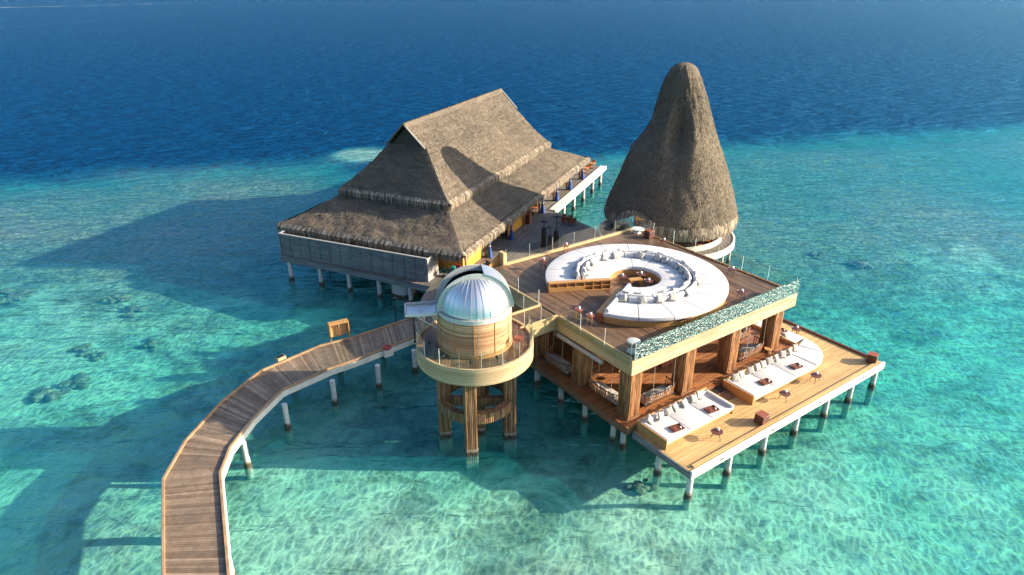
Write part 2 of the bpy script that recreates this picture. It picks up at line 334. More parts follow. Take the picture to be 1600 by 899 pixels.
def watermat():
    m, n, l, p = nmat('clear_tropical_water'); n.remove(p); out = n['Material Output']
    co = n.new('ShaderNodeNewGeometry').outputs['Position']
    at = n.new('ShaderNodeAttribute'); at.attribute_name = 'deep'; deep = at.outputs['Fac']
    w1 = ntex(n, l, mapping(n, l, co, (.15, .36, 1), (0,0,R(-12))), 1, 3, .6, .4)
    w2 = ntex(n, l, mapping(n, l, co, (.34, .9, 1), (0,0,R(-16))), 1, 4, .6, .5)
    w3 = ntex(n, l, mapping(n, l, co, (1.5, 3.2, 1), (0,0,R(14))), 1, 4, .6, .5)
    sy = n.new('ShaderNodeSeparateXYZ'); l.new(co, sy.inputs[0]); fr_ = n.new('ShaderNodeMapRange'); l.new(sy.outputs[1], fr_.inputs[0])
    for i_, q_ in enumerate((110, 300, 0, 1)): fr_.inputs[i_+1].default_value = q_
    w0 = ntex(n, l, mapping(n, l, co, (.22, .075, 1), (0,0,R(-8))), 1, 5, .7, .3)
    b0 = bump(n, l, w0, 5, 1); l.new(fr_.outputs[0], b0.node.inputs['Strength'])
    b1 = bump(n, l, w1, 2.6, 1, b0); b2 = bump(n, l, w2, 1.7, 1, b1); b3 = bump(n, l, w3, .3, 1, b2)
    st = mth(n, l, 'MULTIPLY_ADD', deep, .8, .3)
    for b_ in (b1, b2, b3): l.new(st, b_.node.inputs['Strength'])
    gl = n.new('ShaderNodeBsdfGlossy'); gl.inputs['Roughness'].default_value = .13; l.new(b3, gl.inputs['Normal'])
    lw = n.new('ShaderNodeLayerWeight'); lw.inputs[0].default_value = .5; l.new(b3, lw.inputs['Normal'])
    fr = mth(n, l, 'MULTIPLY_ADD', mth(n, l, 'POWER', lw.outputs['Facing'], 3.5), 1.0, .02)
    tr = n.new('ShaderNodeBsdfTransparent'); tr.inputs[0].default_value = (.97,.99,.99,1)
    df = n.new('ShaderNodeBsdfDiffuse'); bd = bump(n, l, mth(n, l, 'MULTIPLY_ADD', w1, 2.2, w2), 2.2, 1); l.new(bd, df.inputs['Normal']); l.new(mth(n, l, 'MULTIPLY_ADD', deep, .85, .15), bd.node.inputs['Strength'])
    l.new(ramp(n, l, deep, [(0, (.0,.36,.42)), (.25, (.0,.30,.37)), (.6, (.0,.11,.23)), (1, (.0,.044,.15))]), df.inputs[0])
    mx = n.new('ShaderNodeMixShader'); l.new(mth(n, l, 'MULTIPLY_ADD', mth(n, l, 'POWER', deep, .8), .83, .12), mx.inputs[0])
    l.new(tr.outputs[0], mx.inputs[1]); l.new(df.outputs[0], mx.inputs[2])
    m2 = n.new('ShaderNodeMixShader'); l.new(fr, m2.inputs[0]); lw2 = n.new('ShaderNodeLayerWeight'); lw2.inputs[0].default_value = .5
    l.new(mixc(n, l, mth(n, l, 'POWER', lw2.outputs['Facing'], 13, None, True), (.14,.68,1.1), (.8,1.45,1.8)), gl.inputs[0]); l.new(mx.outputs[0], m2.inputs[1]); l.new(gl.outputs[0], m2.inputs[2])
    l.new(m2.outputs[0], out.inputs[0])
    va = n.new('ShaderNodeVolumeAbsorption'); va.inputs[0].default_value = (.16,.92,.87,1); va.inputs[1].default_value = .34
    l.new(va.outputs[0], out.inputs['Volume']); return m
seabed = tag(grid('seabed', XS, YS, depth, sandmat(), rim), kind='structure')
water = tag(grid('water', XS, YS, lambda x, y: 0.0, watermat(), lambda x, y: reef(x, y, -15, 6)), kind='structure')
# close the body of water so that light is filtered by its depth
bm = bmesh.new(); bm.from_mesh(water.data)
low = [bm.verts.new((x, y, -70)) for x, y in ((-6000,-6000),(6000,-6000),(6000,6000),(-6000,6000))]
bm.faces.new(low[::-1])
for e_ in range(4):
    a_, b_ = low[e_], low[(e_+1)%4]
    vsid = [v for v in bm.verts if abs(v.co.z) < .01 and ((e_==0 and v.co.y < -5999) or (e_==1 and v.co.x > 5999) or (e_==2 and v.co.y > 5999) or (e_==3 and v.co.x < -5999))]
    vsid.sort(key=lambda v: (v.co-a_.co).length)
    bm.faces.new([a_, b_]+vsid[::-1])
bmesh.ops.recalc_face_normals(bm, faces=bm.faces); bm.to_mesh(water.data); bm.free()
at = water.data.attributes['deep']
# coral heads on the lagoon floor
def coral_head(cx, cy, r, seed, label, lobes=11):
    rnd = random.Random(seed); bm = bmesh.new()
    for k in range(lobes):
        a = rnd.uniform(0, 2*PI); d = r*rnd.uniform(.2, 1.05) if k else 0
        mt = Matrix.Translation((d*math.cos(a), d*math.sin(a)*.8, rnd.uniform(-.1, .1))) @ Matrix.Diagonal((1, .85, .5, 1))
        bmesh.ops.create_icosphere(bm, subdivisions=3, radius=r*rnd.uniform(.16, .42), matrix=mt)
    for v in bm.verts:
        v.co += v.co.normalized()*(noise.noise(v.co*1.8+Vector((seed,0,0)))*.35+noise.noise(v.co*5+Vector((seed,3,0)))*.16)*r*.5
        v.co.z *= .75
    me = bpy.data.meshes.new('coral_head'); bm.to_mesh(me); bm.free(); me.materials.append(MT['coral'])
    o = bpy.data.objects.new('coral_head', me); COL.objects.link(o); o.location = (cx, cy, depth(cx, cy)+.15)
    return tag(o, label, 'coral', 'coral heads on the lagoon floor')
MT['coral'] = plain('brown_green_coral', (.25,.23,.15), .9, 0, .7, 3, .05)
for i, (x, y, r, lb) in enumerate([
    (7.3,30.2,.85,'round sunlit coral head below the near corner of the golden terrace'),
    (4.7,33.3,.7,'small dark coral head in the shadow between observatory tower and terrace'),
    (-32.9,40.6,1.5,'widest brown coral head left of the curved boardwalk'),
    (-31.2,42.2,1.2,'coral head touching the right end of the widest one left of the boardwalk'),
    (-32.2,45.6,1.1,'coral head just beyond the widest one left of the boardwalk'),
    (-33.6,46.4,.7,'smallest coral lump at the left of the second coral cluster'),
    (-28.6,47.3,1.0,'compact dark coral head alone between boardwalk and coral cluster'),
    (-33.0,52.8,1.3,'faint coral head furthest from the boardwalk, near the edge of the long shadow'),
    (-35.4,54.8,1.1,'faint coral lump at the tip of the long shadow on the left'),
    (-45.2,55.6,1.8,'dark coral patch at the left rim of the view'),
    (34.5,62.5,1.3,'dark coral patch right of the cone tower'),
    (31.5,64.8,1.0,'smaller coral patch between cone tower and the dark patch at its right')]):
    coral_head(x, y, r, i*7.3+1, lb)
# faint foam lines on the open sea
def foammat():
    m, n, l, p = nmat('thin_sea_foam'); n.remove(p); out = n['Material Output']; co = n.new('ShaderNodeNewGeometry').outputs['Position']
    f = ramp(n, l, ntex(n, l, mapping(n, l, co, (.04, .12, 1)), 1, 6, .7), [(.38, (0,0,0)), (.65, (.55,.55,.55))])
    tr = n.new('ShaderNodeBsdfTransparent'); df = n.new('ShaderNodeBsdfDiffuse'); df.inputs[0].default_value = (.6,.66,.7,1)
    mx = n.new('ShaderNodeMixShader'); l.new(f, mx.inputs[0]); l.new(tr.outputs[0], mx.inputs[1]); l.new(df.outputs[0], mx.inputs[2]); l.new(mx.outputs[0], out.inputs[0]); return m
MT['foam'] = foammat()
for pts, w in (([(-330,300),(-251,357),(-228,415),(-205,469),(-160,560),(-90,695),(40,900)], 4), ([(-470,500),(-386,556),(-332,588),(-260,650)], 7)):
    b = MB(); n_ = len(pts); vs = []
    for i, (x, y) in enumerate(pts):
        w2 = w*(1-.6*i/n_); vs += [(x-w2*.5, y-w2, .012), (x+w2*.5, y+w2, .012)]
    b.add(vs, [(2*i, 2*i+1, 2*i+3, 2*i+2) for i in range(n_-1)])
    tag(b.build('sea_foam', 'foam'), 'faint pale foam line drifting on the deep blue sea', 'foam', kind='stuff')

# ------------------------------------------------------------------ curved boardwalk
WL = [(-9.2,10.0),(-11.6,14.5),(-13.5,18.0),(-15.12,21.54),(-17.95,27.63),(-18.17,30.78),(-17.62,34.63),(-16.44,38.05),(-13.37,41.39),(-11.35,42.58),(-7.47,45.65),(-6.9,46.6)]
WR = [(-6.8,11.8),(-9.2,15.8),(-10.9,19.0),(-12.24,21.55),(-15.15,28.1),(-15.42,30.2),(-15.1,33.0),(-14.32,35.88),(-11.9,38.4),(-10.33,39.59),(-6.64,42.87),(-5.0,44.6)]
ZW = 2.2
walk = empty('boardwalk', (0,0,0), 0, 'long curved timber boardwalk leading in from the lower left over shallow water', 'boardwalk')
b = MB(); rnd = random.Random(4)
for i in range(len(WL)-1):
    L0, L1, R0, R1 = map(Vector, (WL[i], WL[i+1], WR[i], WR[i+1])); k = max(1, round(((L1-L0).length+(R1-R0).length)/2/.15))
    for j in range(k):
        t0, t1 = j/k, (j+.93)/k; a0 = L0.lerp(L1, t0); a1 = L0.lerp(L1, t1); c0 = R0.lerp(R1, t0); c1 = R0.lerp(R1, t1)
        z = ZW-.004*rnd.random(); vs = [(*p, zz) for zz in (z-.05, z) for p in (a0, c0, c1, a1)]
        b.add(vs, [(3,2,1,0),(4,5,6,7),(0,1,5,4),(1,2,6,5),(2,3,7,6),(3,0,4,7)], rnd.random()*.98+.01)
def tintmat(name, c1, c2, rough=.7, sc=(3,3,3)):
    m, n, l, p = nmat(name); at = n.new('ShaderNodeAttribute'); at.attribute_name = 'tint'; co = objco(n, l)
    c = ramp(n, l, at.outputs['Fac'], [(0, c1), (.85, c2), (1, tuple(min(1, v*1.5) for v in c2))])
    g = ntex(n, l, mapping(n, l, co, sc), 1, 5, .65)
    c = mixc(n, l, .7, c, ramp(n, l, g, [(.3, (.6,.6,.6)), (.7, (1.3,1.3,1.3))]), 'MULTIPLY')
    g2 = ntex(n, l, co, .5, 4, .6); c = mixc(n, l, .6, c, ramp(n, l, g2, [(.3, (.7,.72,.75)), (.7, (1.2,1.15,1.1))]), 'MULTIPLY')
    l.new(c, p.inputs['Base Color']); p.inputs['Roughness'].default_value = rough; return m
MT['walk'] = tintmat('worn_walkway_planks', (.165,.115,.075), (.27,.195,.13))
b.build('decking', 'walk', walk, smooth=False)
def off(path, d):
    out = []
    for i, p in enumerate(path):
        a = Vector(path[max(0, i-1)]); c = Vector(path[min(len(path)-1, i+1)]); t = (c-a).normalized(); q = Vector((-t.y, t.x)); out.append(tuple(Vector(p)+q*d))
    return out
def pathwall(path, w, z0, z1):    # mitred wall along a path
    A = off(path, w/2); B_ = off(path, -w/2); m = MB(); n = len(path)
    vs = [(*A[i], z0) for i in range(n)]+[(*B_[i], z0) for i in range(n)]+[(*B_[i], z1) for i in range(n)]+[(*A[i], z1) for i in range(n)]
    fs = []
    for i in range(n-1):
        for k in range(4): fs.append((k*n+i, k*n+i+1, ((k+1)%4)*n+i+1, ((k+1)%4)*n+i))
    fs += [(0, n, 2*n, 3*n), (n-1, 2*n-1, 3*n-1, 4*n-1)]
    return m.add(vs, fs)
MT['kerb'] = plain('sunworn_kerb_timber', (.36,.225,.125), .65, 0, .25, 2)
for pth, sgn in ((WL, 1), (WR, -1)):
    pathwall(off(pth[:-1], -.03*sgn), .12, ZW+.004, ZW+.12).build('kerb', 'kerb', walk)
    pathwall(off(pth[:-1], .03*sgn), .12, ZW-.42, ZW-.055).build('edge_beam', 'white_wood', walk)
for px, py in ((383,693),(438,642),(504,612),(573,590),(635,565)): pass
WP = [(-15.25,31.3),(-14.0,34.9),(-11.7,37.6),(-9.1,39.5),(-6.9,41.5)]
for x, y in WP: pile(walk, x, y+.1, ZW-.42, .19)
for x, y in [(-17.9,30.9),(-17.3,34.7),(-14.9,39.6),(-12.3,41.8),(-9.6,43.9),(-15.1,26.4),(-17.3,26.6),(-13.2,23.4),(-15.6,23.3),(-11.2,20.0),(-14.0,19.6),(-9.0,16.0),(-11.9,15.6)]: pile(walk, x, y, ZW-.42, .19)

# ------------------------------------------------------------------ restaurant deck (plaza)
ZP = 2.35
plaza = empty('restaurant_deck', (HO[0], HO[1], 0), YH, 'broad grey timber deck on piles carrying the thatched restaurant', 'deck')
def toH(x, y): d = Vector((x-HO[0], y-HO[1])); return (d.x*CH+d.y*SH, -d.x*SH+d.y*CH)
PP = [(-.95,.35),(14.9,-.35),(15.0,-1.3),(15.35,-2.6),(15.9,-4.2)]+[toH(-7.35,45.9), toH(-5.1,43.9)]+[toH(-3.4,44.6),toH(*DW(24.2,38.15).xy), toH(*DW(39.5,38.15).xy), toH(10.9,58.0), toH(10.2,62.2), toH(8.25,64.85), toH(4.81,70.0), (17.45,21.6),(17.6,41.8),(-.95,41.6)]
MB().prism(PP, ZP-.08, ZP).build('decking', 'grey_deck', plaza)
q = MB().prism([(x, y) for x, y in PP], ZP-.55, ZP-.085); q.build('edge_beam', 'screen', plaza)
MB().box(17.1,17.75,21.9,41.7,ZP+.004,ZP+.1).build('kerb', 'white_wood', plaza)
MB().box(17.76,17.84,21.9,41.9,ZP-.42,ZP+.1).build('fascia_board', 'white_wood', plaza)
MB().box(-1.02,14.3,.22,.34,ZP-.62,ZP-.02).build('fascia_board', 'screen', plaza)
for u, v in [(-.2,.35),(3.05,.5),(6.15,.5),(9.35,.4),(12.5,.4)]: pile(plaza, u, v, ZP-.56, .22)
for v in (22.5,26.3,30.0,33.8,37.6,41.2): pile(plaza, 17.3, v, ZP-.56, .22)
for v in (6,12,18,24,30,36,41): pile(plaza, -.4, v, ZP-.56, .22)
for v in (7,14,21,28,35):
    for u in (5,11): pile(plaza, u, v, ZP-.56, .22)
for x, y in ((9.3,62.0),(7.9,64.2),(6.0,67.0),(-4.3,45.5),(-6.0,49.5),(2.5,50),(9,56)): pile(plaza, *toH(x, y), ZP-.56, .22)
dr = tag(MB().lathe([(0,-2),(1.12,-2),(1.12,1.05),(1.2,1.1),(1.2,1.78),(0,1.78)], (0,0,0), 32).build('concrete_footing', 'concrete', None, (-9.5,54.6,0)), 'round concrete footing standing in the water under the grey screened deck', 'footing')
MB().lathe([(1.135,-2),(1.15,0),(1.135,.35)], (0,0,0), 32).build('wet_base', 'wet', dr)
# privacy screen along the deck front
scr = empty('privacy_screen', (HO[0], HO[1], 0), YH, 'long grey boarded privacy screen along the shaded front of the restaurant deck', 'screen')
MB().box(-.92,14.25,.36,.42,ZP+.003,4.42).build('board_panel', 'screen', scr)
for i in range(15): 
    u = -.88+i*(15.05/14); MB().box(u-.035,u+.035,.30,.357,ZP-.02,4.42).build('post', 'screen', scr)
MB().box(-.96,14.3,.27,.47,4.423,4.49).build('top_rail', 'pale_rail', scr)
MB().box(14.26,14.33,.36,2.15,ZP+.003,4.42).build('end_panel', 'pale_rail', scr)
MB().box(-.96,-.9,.48,4.2,ZP+.003,4.42).build('end_panel', 'screen', scr)
MB().box(-1.0,-.84,.48,4.2,4.423,4.49).build('top_rail', 'pale_rail', scr)

# ------------------------------------------------------------------ thatched restaurant
house = empty('thatched_restaurant', (HO[0], HO[1], 0), YH, 'large restaurant with two-tiered weathered thatch roof and orange walls', 'building')
def disp(p, amp):
    v = Vector(p); w = HW(v.x, v.y, v.z); n1 = noise.noise(w*.35)*.6+noise.noise(w*1.1+Vector((5,5,5)))*.45+noise.noise(w*3.5)*.3
    return n1*amp
def patch(mb, TL, TR, BL, BR, nu, nv, sag=.25, amp=.12, tufts=0, rnd=random.Random(8)):
    TL, TR, BL, BR = map(Vector, (TL, TR, BL, BR))
    def P(s, t):
        p = TL.lerp(TR, s).lerp(BL.lerp(BR, s), t); p = p.copy(); p.z -= sag*math.sin(PI*t); return p
    nrm = ((BR+BL-TL-TR)/2).cross((TR-TL)+(BR-BL)); nrm.normalize()
    if nrm.z < 0: nrm = -nrm
    vs = []
    for j in range(nv+1):
        for i in range(nu+1):
            p = P(i/nu, j/nv); vs.append(p+Vector((0,0,1))*disp(p, amp))
    mb.add(vs, [(j*(nu+1)+i, j*(nu+1)+i+1, (j+1)*(nu+1)+i+1, (j+1)*(nu+1)+i) for j in range(nv) for i in range(nu)])
    dn = ((BL+BR)/2-(TL+TR)/2).normalized(); sd = nrm.cross(dn)
    for k in range(tufts):
        s, t = rnd.random(), rnd.random(); p = P(s, t); p.z += disp(p, amp); a = rnd.uniform(-.35, .35)
        d = (dn*math.cos(a)+sd*math.sin(a)); e = sd*rnd.uniform(.02, .05); L = rnd.uniform(.12, .34); lift = nrm*rnd.uniform(.015, .07)
        mb.add([p-e+nrm*.005, p+e+nrm*.005, p+d*L+e*.4+lift, p+d*L-e*.4+lift], [(0,1,2,3)])
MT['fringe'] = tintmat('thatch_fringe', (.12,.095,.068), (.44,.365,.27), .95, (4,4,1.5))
def fringe(mb, p0, p1, out, drop=.55, n=None, bunch=.0, rnd=random.Random(12), thick=.16):
    p0, p1, out = Vector(p0), Vector(p1), Vector(out).normalized(); L = (p1-p0).length; d = (p1-p0)/L; k = int(L/.032)
    m = max(2, int(L/.25)); vs = []
    for i in range(m+1):     # the solid lip of the thatch edge
        p = p0.lerp(p1, i/m); p = p+Vector((0,0,disp(p, .1))); bb = abs(math.sin(i*.25/.55*PI))*bunch
        vs += [p+out*.02+Vector((0,0,.05)), p+out*(.12+bb)+Vector((0,0,-.12)), p+out*(.05+bb*.6)-Vector((0,0,drop*.45)), p-out*.25-Vector((0,0,drop*.4))]
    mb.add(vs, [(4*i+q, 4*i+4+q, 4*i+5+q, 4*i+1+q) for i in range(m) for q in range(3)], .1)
    for i in range(k):
        t = (i+rnd.random())/k; p = p0.lerp(p1, t); p.z += disp(p, .1); bb = abs(math.sin(t*L/.55*PI))*bunch
        w = rnd.uniform(.02, .05); o1 = out*(.08+bb+rnd.uniform(0, thick)); h = drop*rnd.uniform(.7, 1.35); s = d*rnd.uniform(-.08, .08)
        a = p-out*.1+Vector((0,0,rnd.uniform(.08,.2))); c = p+o1-Vector((0,0,.06)); e = p+o1*.8+s-Vector((0,0,h))
        mb.add([a-d*w, a+d*w, c+d*w, c-d*w, e+d*w*.4, e-d*w*.4], [(0,1,2,3),(3,2,4,5)], rnd.random()**1.4*.97+.02)
def zc(z): return z
LE, UE = 4.75, 7.35     # eave heights
A0, A1, B0, B1 = -1.95, 17.05, 1.5, 36.3      # lower eaves
C0, C1, D0, D1 = 1.9, 13.5, 6.0, 31.6         # upper eaves
UC = 7.62; GZ, GW, GV0, GV1 = 11.35, 1.95, 9.3, 30.2; RV0, RV1, RZ = 9.75, 29.6, 13.3
Lr = MB(); t0, t1, s0, s1, tz = C0+.7, C1-.7, D0+.8, D1-.8, 7.25
patch(Lr, (t0,s0,tz), (t1,s0,tz), (A0,B0,LE), (A1,B0,LE), 60, 18, .12, .16, 5200)
patch(Lr, (t1,s0,tz), (t1,s1,tz), (A1,B0,LE), (A1,B1,LE), 100, 18, .12, .16, 9000)
patch(Lr, (t1,s1,tz), (t0,s1,tz), (A1,B1,LE), (A0,B1,LE), 40, 8, .12, .16)
patch(Lr, (t0,s1,tz), (t0,s0,tz), (A0,B1,LE), (A0,B0,LE), 60, 8, .12, .16)
lower = Lr.build('lower_roof', 'thatch', house, fix=False)
f = MB(); fringe(f, (A0,B0,LE), (A1,B0,LE), (0,-1,0), .62, bunch=.10); fringe(f, (A1,B0,LE), (A1,B1,LE), (1,0,0), .55, bunch=.04)
fringe(f, (A0,B1,LE), (A0,B0,LE), (-1,0,0), .55); fringe(f, (A1,B1,LE), (A0,B1,LE), (0,1,0), .55)
f.build('eave_fringe', 'fringe', lower, fix=False)
Ur = MB(); UA = lambda v, z, s: (UC+s*(RZ-z)/(RZ-UE)*(C1-UC), v, z)
# long slopes, in an upper and a lower band so that the slope hollows slightly towards the eave
for s, cx in ((1, C1), (-1, C0)):
    g0, g1 = (UC+s*GW, GV0, GZ), (UC+s*GW, GV1, GZ)
    T0, T1 = (UC, RV0-.9, RZ), (UC, RV1+.9, RZ)
    G0b, G1b = (UC+s*GW, RV0-.7, GZ), (UC+s*GW, RV1+.7, GZ)
    k = 1 if s > 0 else .25
    patch(Ur, T0, T1, G0b, G1b, int(80*k)+10, 10, .0, .10, int(3200*k))
    patch(Ur, g0, g1, (cx, D0, UE), (cx, D1, UE), int(100*k)+10, 24, .16, .16, int(7500*k))
patch(Ur, (UC-GW,GV0,GZ), (UC+GW,GV0,GZ), (C0,D0,UE), (C1,D0,UE), 50, 24, .16, .16, 3500)
patch(Ur, (UC+GW,GV1,GZ), (UC-GW,GV1,GZ), (C1,D1,UE), (C0,D1,UE), 20, 10, .16, .16)
upper = Ur.build('upper_roof', 'thatch', house, fix=False)
f = MB(); fringe(f, (C0,D0,UE), (C1,D0,UE), (0,-1,0), .55, bunch=.05); fringe(f, (C1,D0,UE), (C1,D1,UE), (1,0,0), .55, bunch=.03)
fringe(f, (C0,D1,UE), (C0,D0,UE), (-1,0,0), .5); fringe(f, (C1,D1,UE), (C0,D1,UE), (0,1,0), .5)
f.build('eave_fringe', 'fringe', upper, fix=False)
rg = MB()
for i in range(160):
    v = RV0-.9+(RV1-RV0+1.8)*i/159; a = rnd.uniform(-.1,.1)
    rg.add([(UC-.38,v-.1,RZ-.32),(UC-.1,v-.1,RZ+.1+a*.3),(UC+.1,v-.1,RZ+.1+a*.3),(UC+.38,v-.1,RZ-.32),(UC-.38,v+.1,RZ-.34),(UC-.1,v+.1,RZ+.08),(UC+.1,v+.1,RZ+.08),(UC+.38,v+.1,RZ-.34)], [(0,1,5,4),(1,2,6,5),(2,3,7,6)])
rg.build('ridge_cap', 'thatch', upper, fix=False)
for vv, sg in ((RV0-.9, 1), (RV1+.9, -1)):
    gb = MB()
    for s in (1, -1): gb.bar((UC, vv-.06*sg, RZ+.02), (UC+s*(GW+.15), vv-.02*sg, GZ-.1), .09, .2, (0,1,0))
    gb.build('barge_board', 'grey_trim', upper)
    MB().add([(UC, vv+.5*sg, RZ-.25), (UC-GW, vv+.55*sg, GZ-.35), (UC+GW, vv+.55*sg, GZ-.35)], [(0,1,2)]).build('gable_panel', 'inside', upper)
# walls: orange panels between posts, dark openings, set back under the eaves
WZ = 5.0
for u0, u1 in ((12.9,16.1),(7.9,9.9),(2.6,3.6)): MB().box(u0,u1,3.3,3.48,ZP+.003,WZ).build('wall', 'orange', house)
for u0, u1 in ((9.95,12.85),(3.65,7.85)):
    MB().box(u0,u1,3.6,3.66,ZP+.003,WZ).build('glazed_opening', 'dark', house)
    g = MB()
    for i in range(5): x = u0+(u1-u0)*i/4; g.box(x-.04,x+.04,3.5,3.597,ZP+.003,WZ)
    g.box(u0,u1,3.5,3.597,4.3,4.38); g.build('door_frame', 'slat', house)
MB().box(15.93,16.1,3.483,7.1,ZP+.003,WZ).build('wall', 'orange', house)
MB().box(16.05,16.2,12.8,16.9,ZP+.003,WZ).build('wall', 'orange', house)
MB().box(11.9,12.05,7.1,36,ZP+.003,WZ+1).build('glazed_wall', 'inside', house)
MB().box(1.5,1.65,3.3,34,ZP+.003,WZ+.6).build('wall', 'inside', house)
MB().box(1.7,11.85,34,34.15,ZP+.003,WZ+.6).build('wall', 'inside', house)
for v in (3.3,7.3,12.3,16.6,20.9,25.4,30.0,34.9): MB().tube((16.35,v,ZP+.003),(16.35,v,WZ-.05), .1, n=10).build('post', 'slat', house)
for u in (-.6,4.2,8.8,13.0): MB().tube((u,2.5,ZP+.003),(u,2.5,WZ+.1), .1, n=10).build('post', 'slat', house)
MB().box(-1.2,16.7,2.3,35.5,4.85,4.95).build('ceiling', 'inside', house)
def curtain(u, v, label, h=2.15):
    r = MB(); n = 22
    prof = [(.24,0),(.21,.35),(.13,.95),(.10,1.2),(.15,1.6),(.17,h)]
    vs = [(rr*(1+.16*math.cos(6*2*PI*i/n+z))*math.cos(2*PI*i/n), rr*(1+.16*math.cos(6*2*PI*i/n+z))*math.sin(2*PI*i/n), z) for rr, z in prof for i in range(n)]
    r.add(vs, [(j*n+i, j*n+(i+1)%n, (j+1)*n+(i+1)%n, (j+1)*n+i) for j in range(len(prof)-1) for i in range(n)])
    p = HW(u, v, ZP+.01); o = r.build('tied_curtain', 'blue', None, p)
    MB().lathe([(.14,1.06),(.145,1.1),(.13,1.14)], (0,0,0), 16).build('tie_band', 'rope', o)
    return tag(o, label, 'curtain', 'blue curtains tied at the veranda posts')
for u, v, lb in ((16.75,3.9+3.4,'tied blue curtain beside the bright orange corner wall, nearest of the row'),
    (16.75,12.3,'tied blue curtain at the near end of the shaded orange wall'),
    (16.75,20.9,'tied blue curtain at the near end of the sunlit veranda'),
    (16.75,25.4,'second tied blue curtain along the sunlit veranda'),
    (16.75,30.0,'third tied blue curtain along the sunlit veranda'),
    (16.75,34.9,'last tied blue curtain, by the orange chairs at the far end')): curtain(u, v, lb)

# ------------------------------------------------------------------ tall thatched cone tower
TX, TY = 15.5, 63.8
tower = empty('thatched_cone_tower', (TX, TY, 0), 0, 'tall leaning cone-shaped tower of thatch on a round white-rimmed deck', 'tower')
PROF = [(4.35,6.28,.05),(5.2,6.24,.03),(6.3,5.86,.06),(8.45,5.02,.06),(9.6,4.6,0),(10.8,4.12,-.05),(12.1,3.36,.15),(13.5,2.76,.2),(15.3,2.2,.1),(16.2,1.92,.02),(16.95,1.66,-.02),(17.5,1.42,-.05),(18.0,1.14,-.06),(18.3,.78,-.04),(18.45,.35,0),(18.5,0,0)]
def cprof(z):
    for (z0,r0,c0),(z1,r1,c1) in zip(PROF, PROF[1:]):
        if z0 <= z <= z1: t = (z-z0)/(z1-z0); return r0+(r1-r0)*t, c0+(c1-c0)*t
    return (PROF[0][1], 0) if z < PROF[0][0] else (0, 0)
def adiff(a, b): return (a-b+PI) % (2*PI)-PI
def arch(th): return .95*max(0, 1-(adiff(th, R(226))/R(17))**2)**.6
def conep(th, z):
    r, c = cprof(z); w = Vector((math.cos(th)*3, math.sin(th)*3, z*.45))
    k = adiff(th, R(255)); ridge = math.exp(-(k/R(13))**2)*math.exp(-((z-12.3)/2.4)**2)
    side = (math.exp(-((k-R(24))/R(9))**2)+math.exp(-((k+R(24))/R(9))**2))*math.exp(-((z-12.6)/2.6)**2)
    crease = math.exp(-(adiff(th, R(258))/R(3))**2)*math.exp(-((z-7.6)/1.2)**2)
    d = -.85*ridge+.22*side-.16*crease+noise.noise(w*.6)*.16+noise.noise(Vector((math.cos(th)*9, math.sin(th)*9, z*.8)))*.07
    d *= min(1, r/1.5)
    return Vector((c+(r+d)*math.cos(th), (r+d)*math.sin(th), z))
NT, NZ = 220, 130; cb = MB(); vs = []; zt = 18.5
for j in range(NZ+1):
    t = j/NZ
    for i in range(NT):
        th = 2*PI*i/NT; zb = 4.35+arch(th); z = zb+(zt-zb)*(1-(1-t)**1.35); vs.append(conep(th, z))
cb.add(vs, [(j*NT+i, j*NT+(i+1)%NT, (j+1)*NT+(i+1)%NT, (j+1)*NT+i) for j in range(NZ) for i in range(NT)])
rnd = random.Random(21)
for k in range(8000):
    th = rnd.uniform(R(150), R(395)); z = 4.5+arch(th)+12.9*rnd.random()**1.2
    p = conep(th, z); q = conep(th, z-.35); d = (q-p).normalized(); o = Vector((math.cos(th), math.sin(th), .3)).normalized(); s = Vector((-math.sin(th), math.cos(th), 0))*rnd.uniform(.015,.04)
    L = rnd.uniform(.12,.32); cb.add([p-s+o*.005, p+s+o*.005, p+d*L+s*.4+o*rnd.uniform(.02,.06), p+d*L-s*.4+o*.03], [(0,1,2,3)])
croof = cb.build('thatch_cone', 'thatch_cone', tower, fix=False)
f = MB(); vs = []
for i in range(NT):
    th = 2*PI*i/NT; p = conep(th, 4.4+arch(th)); o = Vector((math.cos(th), math.sin(th), 0)); vs += [p+o*.03+Vector((0,0,.3)), p+o*.1, p+o*.02-Vector((0,0,.55)), p-o*.35-Vector((0,0,.4))]
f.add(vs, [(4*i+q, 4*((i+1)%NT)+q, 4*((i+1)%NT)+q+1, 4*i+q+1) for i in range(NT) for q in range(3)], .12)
for i in range(4600):
    th = 2*PI*rnd.random(); p = conep(th, 4.4+arch(th)); o = Vector((math.cos(th), math.sin(th), 0)); s = Vector((-math.sin(th), math.cos(th), 0)); w = s*rnd.uniform(.02,.05)
    a = p+o*.04+Vector((0,0,rnd.uniform(.2,.7))); a = a+(-o*.04*(a.z-p.z)*3); c = p+o*rnd.uniform(.05,.14); e = p+o*rnd.uniform(-.05,.08)+s*rnd.uniform(-.08,.08)-Vector((0,0,rnd.uniform(.45,.7)))
    f.add([a-w, a+w, c+w, c-w, e+w*.4, e-w*.4], [(0,1,2,3),(3,2,4,5)], rnd.random()**1.3*.97+.02)
f.build('eave_fringe', 'fringe', croof, fix=False)
DCX, DCY, DR = -.3, -.2, 6.62
MB().lathe([(0,ZP-.3),(DR-.2,ZP-.3),(DR-.2,ZP),(0,ZP)], (DCX,DCY,0), 96).build('floor', 'grey_deck', tower)
MB().ringseg(DR-.18, DR, ZP-.5, ZP+.12, 0, 2*PI, 96, (DCX,DCY)).build('white_rim', 'white_wood', tower)
MB().ringseg(DR-1.35, DR-1.22, ZP+.004, ZP+.55, R(-150), R(20), 60, (DCX,DCY)).build('inner_kerb', 'white_wood', tower)
